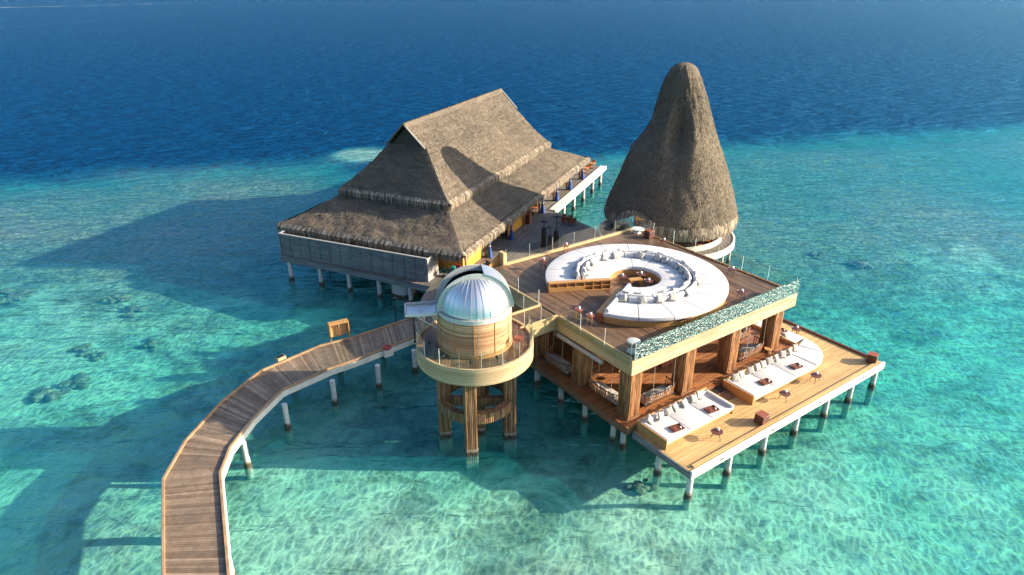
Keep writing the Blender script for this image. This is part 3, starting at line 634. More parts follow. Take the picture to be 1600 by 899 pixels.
MB().ringseg(DR-1.21, DR-.2, ZP+.004, ZP+.05, R(-150), R(20), 60, (DCX,DCY)).build('walk_ring', 'grey_deck', tower)
for i in range(14):
    a = 2*PI*(i+.3)/14; pile(tower, DCX+(DR-.35)*math.cos(a), DCY+(DR-.35)*math.sin(a), ZP-.5, .15)
for i in range(12):
    a = 2*PI*(i+.5)/12; MB().tube((DCX+5.0*math.cos(a), DCY+5.0*math.sin(a), ZP), (5.3*math.cos(a), 5.3*math.sin(a), 6.2), .14, n=10).build('column', 'inside', tower)
MB().lathe([(0,ZP+.01),(1.7,ZP+.01),(1.5,3.6),(1.3,6),(0,6)], (0,0,0), 32).build('central_core', 'orange', tower)

# ------------------------------------------------------------------ observatory
OX, OY, ZU = -2.16, 34.77, 6.4
obs = empty('observatory_tower', (OX, OY, 0), 0, 'round observatory with silver dome and cedar drum on ribbed timber stilts', 'observatory')
def ribbed(w, d, z0, z1, n=11, depth=.035):   # upright with vertical half-round ribs on all four faces
    pts = []
    for (x0,y0),(x1,y1),k in (((-w/2,-d/2),(w/2,-d/2),n),((w/2,-d/2),(w/2,d/2),n),((w/2,d/2),(-w/2,d/2),n),((-w/2,d/2),(-w/2,-d/2),n)):
        dx, dy = (x1-x0)/k, (y1-y0)/k; L = math.hypot(dx, dy); nx, ny = dy/L, -dx/L
        for i in range(k):
            for t, o in ((.0,0),(.12,0),(.2,depth),(.8,depth),(.88,0)): pts.append((x0+dx*(i+t)+nx*o, y0+dy*(i+t)+ny*o))
    return MB().prism(pts, z0, z1)
def ocol(x, y, s=.62):
    c = ribbed(s, s, -.1, 5.45, 6, .05).build('column', 'slat_old', obs, (x, y, 0), R(12)); ribbed(s+.03, s+.03, -2.6, .45, 6, .055).build('wet_base', 'wet', c)
for x, y in ((-.25,-2.15),(-1.95,-.45),(2.0,-.55),(.3,2.2),(.1,-.1)): ocol(x, y)
# ring of upright slats joining the columns
rb = MB(); NR = 120
for i in range(NR):
    a0 = 2*PI*i/NR; a1 = a0+2*PI/NR*.72; r0, r1 = 1.85, 2.3
    vs = [(r*math.cos(a), r*math.sin(a)-.12, z) for z in (2.2, 2.85) for r, a in ((r0,a0),(r1,a0),(r1,a1),(r0,a1))]
    rb.add(vs, [(3,2,1,0),(4,5,6,7),(0,1,5,4),(1,2,6,5),(2,3,7,6),(3,0,4,7)])
rb.ringseg(1.9, 2.25, 2.24, 2.8, 0, 2*PI, 96, (0,-.12)); rb.build('ring_beam', 'slat_old', obs)
cbm = MB(); k = 30
for i in range(k):
    x = -1.75+3.5*i/k; cbm.box(x, x+.085, -.7, -.3, 2.3, 2.83)
cbm.box(-1.8,1.8,-.66,-.34,2.34,2.79); cbm.build('cross_beam', 'slat_old', obs)
MB().lathe([(0,5.42),(3.0,5.42),(3.28,5.55),(3.28,6.38),(0,6.38)], (0,0,0), 96).build('platform', 'teak_edge', obs)
MB().lathe([(0,6.383),(3.2,6.383),(3.2,6.4),(0,6.4)], (0,0,0), 96).build('platform_decking', 'teak', obs)
MT['pine_ring'] = planks('pale_green_pine_rim', (.48,.34,.18), (.62,.46,.27), .19, 30, 'hz', gap=(.3,.26,.13), gw=.007, grain=.5)
MB().ringseg(3.285, 3.42, 5.46, 6.5, 0, 2*PI, 96).build('rim', 'pine_ring', obs)
drum = MB().lathe([(0,6.402),(2.14,6.402),(2.14,8.5),(0,8.5)], (0,0,0), 72).build('drum', 'drum', obs)
for a in (-150,-118,-88,-55,-25,5,60,120): MB().bar((2.15*math.cos(R(a)),2.15*math.sin(R(a)),6.41),(2.15*math.cos(R(a)),2.15*math.sin(R(a)),8.49),.035,.035,(math.cos(R(a)),math.sin(R(a)),0)).build('joint_strip', 'honey', drum)
MB().ringseg(2.15, 2.19, 6.41, 6.62, 0, 2*PI, 72).build('skirting', 'honey', drum)
dome = empty('dome', (0,0,0)); dome.parent = obs; dome.rotation_euler.z = R(9)
RD, ZD = 2.0, 8.78
MB().ringseg(1.86, 2.12, 8.5, 8.76, 0, 2*PI, 72).build('base_ring', 'trim', dome)
db = MB(); NP, NQ = 96, 26; SW = .62
def dp(al, el, r=RD): return (r*math.cos(el)*math.cos(al), r*math.cos(el)*math.sin(al), ZD+r*math.sin(el))
# the shell, left open along the slit on the -x side; faces in the slit are dropped
vs = [dp(2*PI*i/NP, PI/2*j_/NQ) for j_ in range(NQ+1) for i in range(NP)]; fs = []
# cleaner: build each half of the shell by latitude circles about the slit direction (x axis)
db = MB(); NA, NB = 60, 26
for sg in (1, -1):
    vs = []; b0 = math.asin(SW/RD)
    for a in range(NA+1):
        al = PI*a/NA            # angle about the y axis from +x over the top to -x
        for b_ in range(NB+1):
            be = b0+(PI/2-b0)*b_/NB; y = RD*math.sin(be)*sg; rr = RD*math.cos(be); vs.append((rr*math.cos(al), y, ZD+rr*math.sin(al)))
    db.add(vs, [(a*(NB+1)+b_, a*(NB+1)+b_+1, (a+1)*(NB+1)+b_+1, (a+1)*(NB+1)+b_) for a in range(NA) for b_ in range(NB)])
shell = db.build('shell', 'silver', dome)
sm = shell.modifiers.new('thickness', 'SOLIDIFY'); sm.thickness = .04; sm.offset = -1
# standing seams running from the base up to the zenith
for i in range(34):
    sb = MB()
    a = 2*PI*(i+.5)/34; pts = []
    for k in range(19):
        e = PI/2*.97*k/18; p = dp(a, e, RD+.012)
        if abs(p[1]) < SW+.03: break
        pts.append(Vector(p))
    for p, q in zip(pts, pts[1:]): sb.bar(p, q, .022, .035, p-Vector((0,0,ZD)))
    if len(pts) > 1: sb.build('standing_seam', 'silver', shell)

def arcband(y0, y1, r0, r1, a0, a1, n=40):
    m = MB(); vs = []
    for k in range(n+1):
        a = a0+(a1-a0)*k/n
        for y, r in ((y0,r0),(y1,r0),(y1,r1),(y0,r1)): vs.append((r*math.cos(a), y, ZD+r*math.sin(a)))
    m.add(vs, [(4*k+q, 4*k+(q+1)%4, 4*k+4+(q+1)%4, 4*k+4+q) for k in range(n) for q in range(4)]+[(0,1,2,3),(4*n+3,4*n+2,4*n+1,4*n)]); return m
for s in (1, -1):
    y0, y1 = sorted((s*SW, s*(SW+.07))); arcband(y0, y1, RD*.9, RD+.13, 0, PI).build('slit_rail', 'trim', dome)
arcband(-SW-.1, SW+.1, RD+.14, RD+.18, R(0), R(76)).build('shutter', 'silver', dome)
arcband(-SW+.02, SW-.02, RD-.12, RD-.08, R(178), R(180)).build('sill', 'trim', dome)
MB().lathe([(1.93*math.cos(R(e_)), ZD-.02+1.93*math.sin(R(e_))) for e_ in range(0, 56, 5)], (0,0,0), 40, R(28), R(152)).build('slit_shade_lining', 'black', dome, fix=False)  # black sheets added inside the shell so that the open slit looks dark
MB().lathe([(1.93*math.cos(R(e_)), ZD-.02+1.93*math.sin(R(e_))) for e_ in range(0, 56, 5)], (0,0,0), 40, R(208), R(332)).build('slit_shade_lining', 'black', dome, fix=False)
tray = MB(); vs = []
for i in range(13):
    t = i/12; x = -2.1-1.75*t; 
    for k in range(7):
        y = -.72+1.44*k/6; vs.append((x, y, 8.62+.1*math.sin(PI*t)*-1+.02*t+.06*abs(k-3)/3))
tray.add(vs, [(i*7+k, i*7+k+1, (i+1)*7+k+1, (i+1)*7+k) for i in range(12) for k in range(6)])
tr_o = tray.build('lowered_shutter_flap', 'silver', dome); s_ = tr_o.modifiers.new('thickness', 'SOLIDIFY'); s_.thickness = .05
g = MB()
for y in (-.75, .75): g.bar((-2.1,y,8.7),(-3.9,y,8.7),.06,.12)
g.bar((-3.88,-.78,8.7),(-3.88,.78,8.7),.06,.12); g.bar((-3.0,-.72,8.6),(-3.0,.72,8.6),.05,.05); g.build('flap_frame', 'trim', dome)
for y in (-.6,.6): MB().tube((-2.15,y,7.7),(-3.3,y,8.55),.03).build('flap_strut', 'trim', dome)
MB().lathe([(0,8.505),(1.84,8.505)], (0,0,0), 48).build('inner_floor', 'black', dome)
tel = empty('telescope', (OX, OY, 8.51), R(9), 'telescope on a dark pier inside the open slit of the silver dome', 'telescope')
MB().tube((0,0,0),(0,0,.75),.16).build('pier', 'black', tel); MB().tube((.5,0,.55),(-.8,0,1.35),.2,.22,20).build('tube', 'porcelain', tel); MB().box(-.2,.2,-.3,.3,.7,.95).build('mount', 'black', tel)

# ------------------------------------------------------------------ lounge pavilion
pav = empty('lounge_pavilion', (0,0,0), YD, 'two-storey open lounge pavilion with teak roof deck and ribbed timber columns', 'building')
ZL = 2.3; AX0, AX1, PY0, PY1 = 24.25, 39.45, 22.65, 37.95
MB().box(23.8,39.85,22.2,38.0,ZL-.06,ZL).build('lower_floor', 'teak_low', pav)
MB().box(23.78,39.87,22.18,38.02,ZL-.5,ZL-.063).build('floor_edge', 'teak_edge', pav)
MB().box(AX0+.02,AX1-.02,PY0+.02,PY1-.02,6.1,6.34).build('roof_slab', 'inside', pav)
MB().box(AX0+.1,AX1-.1,PY0+.1,PY1-.1,6.342,6.4).build('roof_decking', 'teak', pav)
fz0, fz1 = 5.42, 6.42
MB().box(AX0-.02,AX1+.02,PY0-.06,PY0+.015,fz0,fz1).build('front_fascia', 'pine', pav)
MT['pine_side'] = planks('greenish_pine_side_boards', (.50,.35,.17), (.62,.47,.26), .2, 5, 'hz', gap=(.3,.26,.13), gw=.007, grain=.5)
MB().box(AX0-.06,AX0+.015,PY0-.055,29.2,fz0,fz1).build('side_fascia', 'pine_side', pav)
MB().box(AX0-.06,AX0+.015,31.0,PY1,fz0,fz1).build('side_fascia', 'pine_side', pav)
MB().box(AX1-.015,AX1+.06,PY0,PY1+.05,fz0,fz1).build('side_fascia', 'pine_side', pav)
MB().box(AX0+1.9,AX1-.02,PY1-.015,PY1+.06,fz0,fz1+.06).build('back_fascia', 'pine', pav)
MT['rim_wood'] = plain('pale_rim_timber', (.66,.46,.22), .5, 0, .12, 1.5)
MB().box(AX0+1.9,AX1,PY1-.3,PY1-.018,6.403,6.5).build('rim_board', 'rim_wood', pav)
MB().box(AX1-.2,AX1-.018,PY0+.12,PY1-.31,6.403,6.47).build('rim_board', 'slat_old', pav)
MB().box(AX0+.018,AX0+.13,PY0+.1,29.1,6.403,6.45).build('rim_board', 'rim_wood', pav)
MB().box(AX0+.018,AX0+.13,31.1,PY1,6.403,6.45).build('rim_board', 'rim_wood', pav)
def pcol(a, y, w=.86, d=.86):
    c = ribbed(w, d, ZL+.12, 6.09, 9, .055).build('column', 'slat', pav, (a+w/2, y+d/2, 0)); MB().box(-w/2-.1,w/2+.1,-d/2-.1,d/2+.1,ZL+.003,ZL+.13).build('plinth', 'teak_edge', c)
for a in (24.36,28.9,33.15,37.65): pcol(a, 22.76)
for y in (26.9,31.3,35.7): pcol(24.36, y); pcol(37.65, y)
for a in (28.9,33.15): pcol(a, 35.7)
# inner stair, bar and benches in the shade of the lower lounge
MB().box(29.5,30.9,29.5,34,ZL+.003,6.09).build('stair_wall', 'teak_edge', pav)
st = MB()
for i in range(9): st.box(31+i*.42,31.42+i*.42,30.5,32,ZL+.003+(i)*.35,ZL+.3+i*.35+.04)
st.build('stair', 'redwood', pav)
MB().box(27.2,28.6,28.6,33.2,ZL+.003,ZL+1.1).build('bar_counter', 'honey', pav)
for y in (25.6,26.7,27.8): MB().box(30.2,33.6,y,y+.35,ZL+.003,ZL+.45).build('bench', 'redwood', pav)
MB().box(25.6,37.2,37.2,37.4,ZL+.003,6.09).build('back_wall', 'inside', pav)
for y in (24.0,26.6,29.0,31.6,34.2,36.8):
    pile(pav, 24.55, y, ZL-.5, .2)
for a in (24.6,29.5,34.5,39): pile(pav, a, 23.2, ZL-.5, .2)
for y in (27,31,35): 
    for a in (31,38.5): pile(pav, a, y, ZL-.5, .2)
# recessed floor lights and stair wall at the back left corner
bridge = empty('foot_bridge', (0,0,0), YD, 'short raised timber bridge linking the observatory platform to the roof deck', 'bridge')
MB().box(21.45,24.17,29.28,30.92,6.1,6.395).build('decking', 'teak', bridge)
for y0, y1 in ((29.18,29.27),(30.93,31.02)): MB().box(21.3,24.18,y0,y1,5.5,6.46).build('side_beam', 'pine_side', bridge)
for y0, y1 in ((29.12,29.28),(30.92,31.08)): MB().box(21.35,24.18,y0,y1,6.463,6.5).build('top_board', 'rim_wood', bridge)
stair = empty('rooftop_stair_enclosure', (0,0,0), YD, 'tan timber stair wall with pale post at back left of the roof deck', 'stair')
MB().box(26.0,26.28,37.7,38.3,5.6,7.35).build('post', 'rim_wood', stair)
sp = MB().add([(23.9,38.2,3.6),(26.0,38.2,5.6),(26.0,38.2,7.2),(23.9,38.2,5.6),(23.9,38.3,3.6),(26.0,38.3,5.6),(26.0,38.3,7.2),(23.9,38.3,5.6)], [(0,1,2,3),(7,6,5,4),(3,2,6,7),(0,4,5,1)]); sp.build('side_panel', 'honey', stair)
stp = MB()
for i in range(14): stp.box(21.9+.29*i,22.19+.29*i,38.32,39.6,ZP+.003+i*.285-.05*(i>0),ZP+.285+i*.285)
stp.build('steps', 'teak_edge', stair)

# ------------------------------------------------------------------ golden terrace
ter = empty('sun_terrace', (0,0,0), YD, 'golden timber terrace with white fascia on white piles at the water edge', 'terrace')
ZT = 1.93
TP = [(24.25,17.85),(43.33,17.85),(43.33,34.5),(39.9,34.5),(39.9,22.16),(24.25,22.16)]
MB().prism(TP, ZT-.06, ZT).build('decking', 'terrace', ter)
MB().prism([(24.32,17.9),(43.28,17.9),(43.28,34.45),(39.92,34.45),(39.92,22.14),(24.32,22.14)], ZT-.4, ZT-.063).build('frame', 'screen', ter)
MB().box(24.22,43.45,17.72,17.84,ZT-.44,ZT+.07).build('front_fascia', 'white_wood', ter)
MB().box(24.6,43.2,17.95,18.12,ZT+.004,ZT+.11).build('kerb', 'terrace', ter)
MB().box(43.14,43.3,18.13,34.4,ZT+.004,ZT+.13).build('kerb', 'brown', ter)
MB().box(24.16,24.248,17.85,22.1,ZT-.42,ZT-.01).build('side_fascia', 'screen', ter)
MB().box(43.335,43.42,17.86,34.5,ZT-.42,ZT-.01).build('side_fascia', 'white_wood', ter)
for a in (26.6,31.1,35.8,40.7): MB().tube((a,17.70,ZT-.2),(a,17.735,ZT-.2),.11,.11,16).build('step_light', 'porcelain', ter); MB().box(a-.1,a+.1,17.64,17.715,ZT-.15,ZT-.11).build('light_hood', 'black', ter)
for a in (24.5,27.75,30.95,34.1,37.3,40.1,43.0): pile(ter, a, 18.0, ZT-.44, .2)
for y in (20.3,): pile(ter, 24.55, y, ZT-.4, .2)
for y in (21.5,25.5,29.5,33.5): pile(ter, 43.0, y, ZT-.4, .2)
steps = tag(MB().box(30.75,31.75,21.55,22.15,ZT+.003,ZT+.26).box(30.75,31.75,21.0,21.548,ZT+.003,ZT+.13).build('terrace_steps', 'teak_edge', None, None, YD), 'two dark teak steps between the two white daybeds', 'steps')

# ------------------------------------------------------------------ glass balustrades
def rail(name, pts, frame, label, z, h=1.05, n=None, mat='glass', step=2.1, ez=0):
    root = empty(name, (0,0,0) if frame != 'obs' else (OX,OY,0), YD if frame == 'pav' else 0, label, 'balustrade', 'frameless glass balustrades')
    for p0, p1 in zip(pts, pts[1:]):
        p0, p1 = Vector(p0), Vector(p1); L = (p1-p0).length; d = (p1-p0)/L; q = Vector((-d.y, d.x)); k = max(1, round(L/step))
        for i in range(k):
            a = p0+d*(L*i/k+.02); c = p0+d*(L*(i+1)/k-.02); t = .006
            MB().prism([tuple(a-q*t), tuple(c-q*t), tuple(c+q*t), tuple(a+q*t)], z, z+h).build('glass_pane', mat, root)
            MB().prism([tuple(a-q*.012), tuple(a+d*.012-q*.012), tuple(a+d*.012+q*.012), tuple(a+q*.012)], z-.02, z+h).build('pane_edge', 'edge', root)
    return root
rail('glass_balustrade', [(24.3,22.57),(39.5,22.57)], 'pav', 'sparkling reflective glass balustrade along the sea-facing front edge of the roof deck', 6.4, mat='mirror')
rail('glass_balustrade', [(39.42,22.75),(39.42,37.9)], 'pav', 'clear glass balustrade on the right edge of the roof deck above open water', 6.46)
rail('glass_balustrade', [(26.3,37.88),(39.3,37.88)], 'pav', 'clear glass balustrade on the back edge of the roof deck facing the restaurant', 6.48)
rail('glass_balustrade', [(24.17,22.7),(24.17,29.1)], 'pav', 'clear glass balustrade on the left roof edge from the front corner to the bridge', 6.0, 1.5)
rail('glass_balustrade', [(24.2,31.1),(24.2,35.6)], 'pav', 'clear glass balustrade on the left roof edge beyond the bridge', 6.4, 1.1)
rail('glass_balustrade', [(21.6,29.2),(24.15,29.2)], 'pav', 'clear glass balustrade on the near side of the bridge', 6.46, 1.05, step=1.3)
rail('glass_balustrade', [(21.6,31.0),(24.15,31.0)], 'pav', 'clear glass balustrade on the far side of the bridge', 6.46, 1.05, step=1.3)
ring = [(3.36*math.cos(a), 3.36*math.sin(a)) for a in [R(37)-R(t) for t in range(-14, -346, -22)]]
ring = [(3.36*math.cos(R(52+i*20.6)), 3.36*math.sin(R(52+i*20.6))) for i in range(17)]
rail('glass_balustrade', ring, 'obs', 'ring of clear glass panes around the observatory platform', 6.5, 1.0, step=9)
rail('glass_balustrade', [tuple(DW(27.5,39.3).xy), tuple(DW(37,39.3).xy)], 'w', 'clear glass balustrade on the grey deck behind the roof lounge', ZP, 1.1)

# ------------------------------------------------------------------ furniture
def soft_box(x0, x1, y0, y1, z0, z1, r=.06, seg=3):
    bm = bmesh.new(); bmesh.ops.create_cube(bm, size=1)
    for v in bm.verts: v.co = Vector((x0+(v.co.x+.5)*(x1-x0), y0+(v.co.y+.5)*(y1-y0), z0+(v.co.z+.5)*(z1-z0)))
    bmesh.ops.bevel(bm, geom=bm.edges, offset=r, segments=seg, profile=.5, affect='EDGES'); return bm
def bmobj(bm, name, mat, parent=None, loc=None):
    me = bpy.data.meshes.new(name); bm.to_mesh(me); bm.free(); me.materials.append(MT[mat]); me.shade_smooth(); me.set_sharp_from_angle(angle=R(50))
    o = bpy.data.objects.new(name, me); COL.objects.link(o); o.parent = parent
    if loc: o.location = loc
    return o
def wedge(r0, r1, z0, z1, a0, a1, n=8, rr=.05):   # soft wedge-shaped cushion
    prof = [(r0+rr,z0),(r1-rr,z0),(r1,z0+rr),(r1,z1-rr),(r1-rr*.4,z1-rr*.3),(r1-rr*1.6,z1),((r0+r1)/2,z1+.025),(r0+rr*1.6,z1),(r0+rr*.4,z1-rr*.3),(r0,z1-rr),(r0,z0+rr),(r0+rr,z0)]
    return MB().lathe(prof, (0,0,0), n, a0, a1, True)
SC = (31.35, 29.7); SZ = 6.403
sofa = empty('circular_sofa', DW(*SC, SZ), YD, 'huge round white sofa with an open wedge on the timber roof deck', 'sofa')
G = R(27)                                     # half opening, centred on local -x
A0_, A1_ = -PI+G, PI-G
RO, RI, RM0, RM1 = 6.12, 1.72, 3.42, 4.08
MB().ringseg(RI+.05, RO-.1, .0, .42, A0_, A1_, 96).build('base', 'honey', sofa)
NO, NI = 15, 12
for i in range(NO): wedge(RM1-.02, RO, .425, .70, A0_+(A1_-A0_)*i/NO+.004, A0_+(A1_-A0_)*(i+1)/NO-.004, 10).build('seat_cushion', 'white', sofa)
for i in range(NI): wedge(RI, RM0+.02, .425, .70, A0_+(A1_-A0_)*i/NI+.007, A0_+(A1_-A0_)*(i+1)/NI-.007, 8).build('seat_cushion', 'white', sofa)
NBk = 26
for r0, r1 in ((RM0,RM0+.26),(RM1-.26,RM1)):
    for i in range(NBk): wedge(r0, r1, .60, 1.02, A0_+(A1_-A0_)*i/NBk+.008, A0_+(A1_-A0_)*(i+1)/NBk-.008, 4, .06).build('back_bolster', 'white', sofa)
MB().ringseg(RM0+.2, RM1-.2, .42, .86, A0_+.01, A1_-.01, 96).build('tray_ledge', 'brown', sofa)
# open shelf end (far side of the opening) and plain arm end (near side)
def radial(ang, name, mat, builder, label=None):
    o = builder.build(name, mat, sofa); o.rotation_euler.z = ang
    if label: o['label'] = label
    return o
sh = MB(); sh.box(RI+.05,RO-.08,0,.05,.05,.62); sh.box(RI+.05,RO-.08,0,.30,.62,.70); sh.box(RI+.05,RO-.08,0,.30,0,.049); sh.box(RI+.06,RO-.09,.05,.29,.31,.35)
for i in range(8):
    x = RI+.05+(RO-.18-RI)*i/7; sh.box(x, x+.05, .051, .30, .05, .619)
radial(A1_, 'open_shelf', 'honey', sh, 'open wooden cubby shelf facing the gap')
sd_ = MB(); sd_.box(3.55,RO-.09,.301,.315,.05,.34); radial(A1_, 'shelf_front', 'honey', sd_)
ar = MB(); ar.box(RI+.4,RO-.02,-.42,-.02,0,.62); radial(A0_, 'wooden_arm', 'redwood', ar, 'long wooden arm on the near side of the gap')
ab = MB(); ab.box(RI+.45,RO+.02,-.44,0.0,.623,.68); radial(A0_, 'arm_top', 'honey', ab)
bs = MB().tube((RI+.1,.16,.80),(RO-.15,.16,.80),.15,.15,14); radial(A0_, 'roll_bolster', 'white', bs)
def pillow_mesh(s=.5, t=.17):
    n = 12; vs = []; fs = []
    for sg in (1, -1):
        for j in range(n+1):
            for i in range(n+1):
                x, y = 2*i/n-1, 2*j/n-1; e = max(0, (1-x**4))*max(0, (1-y**4)); h = e**.55*t/2*sg
                k = 1-.07*(1-abs(x)**2)*abs(y)**2-.0; k2 = 1-.07*(1-abs(y)**2)*abs(x)**2
                vs.append((x*s/2*k2, y*s/2*k, h+(.012*noise.noise(Vector((x*2,y*2,sg))))))
    m = (n+1)**2
    for q in (0, m):
        for j in range(n):
            for i in range(n):
                f_ = (q+j*(n+1)+i, q+j*(n+1)+i+1, q+(j+1)*(n+1)+i+1, q+(j+1)*(n+1)+i); fs.append(f_ if q == 0 else f_[::-1])
    me = bpy.data.meshes.new('throw_pillow'); me.from_pydata(vs, [], fs)
    bm = bmesh.new(); bm.from_mesh(me); bmesh.ops.remove_doubles(bm, verts=bm.verts, dist=.004); bm.to_mesh(me); bm.free()
    me.materials.append(MT['pillow']); me.shade_smooth(); return me
PM = pillow_mesh(); rndp = random.Random(3)
def pillow(pos, face, tilt, label, group, s=1):
    """pos: bottom contact point; face: direction its front faces (world angle); tilt from upright in degrees"""
    o = bpy.data.objects.new('throw_pillow', PM); COL.objects.link(o)
    u = Vector((0,0,1)); f = Vector((math.cos(face), math.sin(face), 0)); t = R(tilt)
    nrm = f*math.cos(t)+u*math.sin(t); up = u*math.cos(t)-f*math.sin(t); side = up.cross(nrm)
    M3 = Matrix((side, up, nrm)).transposed() @ Matrix.Rotation(R(rndp.uniform(-24, 24)), 3, 'Z')
    c = Vector(pos)+up*.235*s+nrm*.05*s
    o.matrix_world = Matrix.Translation(c) @ M3.to_4x4() @ Matrix.Scale(s, 4)
    return tag(o, label, 'pillow', group)
ords = ['first','second','third','fourth','fifth','sixth','seventh','eighth','ninth','tenth','eleventh','twelfth','thirteenth','fourteenth','fifteenth','sixteenth']
inner = [(-145,),(-133,),(-107,),(-89,),(-67,),(-43,),(-25,),(-12,),(8,),(18,),(39,),(70,),(86,),(108,),(125,),(141,)]
# positions measured as angles from the pavilion axis, counter-clockwise from the near arm to the shelf end
for i, (a,) in enumerate(inner):
    al = R(a); p = DW(SC[0]+3.24*math.cos(al), SC[1]+3.24*math.sin(al), SZ+.715)
    pillow(p, YD+al+PI+R(rndp.uniform(-12,12)), 38, f"{ords[i]} grey pillow on the round sofa's inner seat, anticlockwise from its wooden arm", 'grey pillows on the inner seat ring')
outer = [-146,-129,-113,-101,-81,-54,-38,-11,20,33,62,79,91,111,125,146]
for i, a in enumerate(outer):
    al = R(a); p = DW(SC[0]+4.22*math.cos(al), SC[1]+4.22*math.sin(al), SZ+.715)
    pillow(p, YD+al+R(rndp.uniform(-12,12)), 40, f"{ords[i]} grey pillow on the round sofa's outer seat, anticlockwise from its wooden arm", 'grey pillows on the outer seat ring')

def stool_proto(name, top, legs=3, r=.34, h=.5, mat='brown'):
    t = empty(name); MB().lathe([(0,h-.05),(r*.9,h-.05),(r,h-.02),(r,h),(r*.93,h+.012),(r*.9,h-.004),(0,h-.004)], (0,0,0), 28).build('table_top', mat, t)
    for i in range(legs):
        a = 2*PI*(i+.25)/legs; MB().tube((r*.55*math.cos(a),r*.55*math.sin(a),h-.05),(r*.95*math.cos(a),r*.95*math.sin(a),0),.024,.016,8).build('leg', mat, t)
    return t
def lantern_proto():
    t = empty('candle_lantern'); MB().lathe([(0,0),(.07,0),(.085,.05),(.08,.12),(.05,.17),(0,.18)], (0,0,0), 16).build('glass_globe', 'porcelain', t)
    MB().lathe([(0,-.0),(.09,-.0),(.09,.015),(0,.015)], (0,0,0), 16).build('base_plate', 'black', t); return t
P_st = stool_proto('side_table', None); P_ht = stool_proto('high_stool', None, 4, .26, .72, 'redwood'); P_la = lantern_proto()
def place(proto, used, loc, rz, label, cat, group=None):
    for w in (' dark', ' red', ' round', ' its', ' tall', ' the'):
        if len(label.split()) > 15: label = label.replace(w, '', 1)
    o = proto if proto.name not in used else copy_tree(proto); used.add(proto.name)
    o.location = loc; o.rotation_euler.z = rz; return tag(o, label, cat, group)
used = set()
for a, y, lb in ((27.6,18.95,'round dark red side table standing in front of the small daybed'),
    (34.05,19.05,'middle round dark red side table on the golden terrace, before the long daybed'),
    (37.5,19.15,'round dark red side table nearest the rounded end of the long daybed'),
    (42.0,23.6,'reddish side table at the far tip of the long daybed')):
    place(P_st, used, DW(a, y, ZT), rndp.uniform(0, 2), lb, 'table', 'round side tables on the terrace')
    place(P_la, used, DW(a+.13, y+.02, ZT+.5), 0, 'white candle glass on the '+lb.replace('round ', '').replace(' standing', '').replace(' on the golden terrace', '').replace('nearest the rounded end', 'near the round end').replace('middle','central').replace('before the long daybed','before the long bed'), 'lantern', 'white candle glasses')
for i, (a, y, k, lb) in enumerate(((28.0,35.6,1,'tall red stool left of the round sofa near the back rim'),
    (31.2,36.9,1,'tall red stool squeezed between round sofa and back rim'),
    (38.4,33.7,0,'dark low table at the right back rim beyond the round sofa'),
    (38.2,27.0,0,'dark low table by the right rim of the roof deck'),
    (35.6,24.2,0,'dark low table between round sofa and sparkling glass, right half'),
    (29.9,23.9,0,'dark low table tucked against the sparkling glass, left half'),
    (24.95,28.1,1,'silver-topped stool beside the bridge corner'),
    (25.0,27.1,1,'tall reddish stool second from the bridge corner'),
    (31.0,30.6,0,'small table in the round pit, left of the others'),
    (32.3,30.1,0,'small table in the round pit, at its right'),
    (31.9,29.0,0,'small table in the round pit, nearest the front cushions'))):
    place(P_ht if k else P_st, used, DW(a, y, 6.403), rndp.uniform(0, 2), lb, 'stool' if k else 'table', 'small stools and tables on the roof deck')
    place(P_la, used, DW(a+.05, y, 6.403+(.72 if k else .5)), 0, 'white candle glass on the '+lb.replace(' between round sofa and sparkling glass','').replace(' squeezed between round sofa and back rim', ' by the back rim').replace('dark low table at the right back rim beyond the round sofa','low table beyond the round sofa'), 'lantern', 'white candle glasses')
pit = empty('pit_bench', DW(31.55, 29.85, 6.403), YD+R(-20), 'little honey-coloured wooden bench in the middle of the sofa pit', 'bench')
MB().box(-.45,.45,-.22,.22,.36,.42).build('seat', 'honey', pit)
for x in (-.35,.35): MB().box(x-.03,x+.03,-.2,.2,0,.358).build('leg', 'honey', pit)
def cube_box(loc, rz, label):
    t = empty('wooden_cube_seat', loc, rz, label, 'cube seat', 'dark wooden cubes on the decks')
    MB().box(-.3,.3,-.3,.3,.02,.58).build('body', 'brown', t, bevel=.012); MB().box(-.31,.31,-.31,.31,.583,.62).build('lid', 'redwood', t, bevel=.01)
    return t
cube_box(DW(30.95,18.4,ZT), YD, 'dark wooden cube halfway along the white terrace edge')
cube_box(DW(42.85,18.35,ZT), YD+.3, 'dark wooden cube at the far right corner of the terrace')
cube_box(DW(38.9,35.7,6.403), YD, 'dark wooden cube at the back right corner of the roof deck')
rt = empty('round_white_table', DW(38.9,37.0,6.403), 0, 'low round white table in the back corner of the roof deck', 'table')
MB().lathe([(0,.3),(.52,.3),(.54,.34),(.52,.38),(0,.38)], (0,0,0), 32).build('table_top', 'white', rt); MB().lathe([(.3,0),(.18,.1),(.18,.3)], (0,0,0), 24).build('leg', 'porcelain', rt)
gd = empty('glass_drum_lamp', DW(24.95,23.35,6.403), 0, 'round glass drum with pale top in the front corner beside the reflective glass', 'lamp')
MB().lathe([(.36,0),(.36,.66)], (0,0,0), 36).build('glass_side', 'glass', gd); MB().lathe([(0,.66),(.39,.66),(.39,.70),(.33,.72),(0,.72)], (0,0,0), 36).build('top_disc', 'trim', gd)
MB().lathe([(0,0),(.35,0),(.35,.04),(0,.04)], (0,0,0), 36).build('base_ring', 'trim', gd)

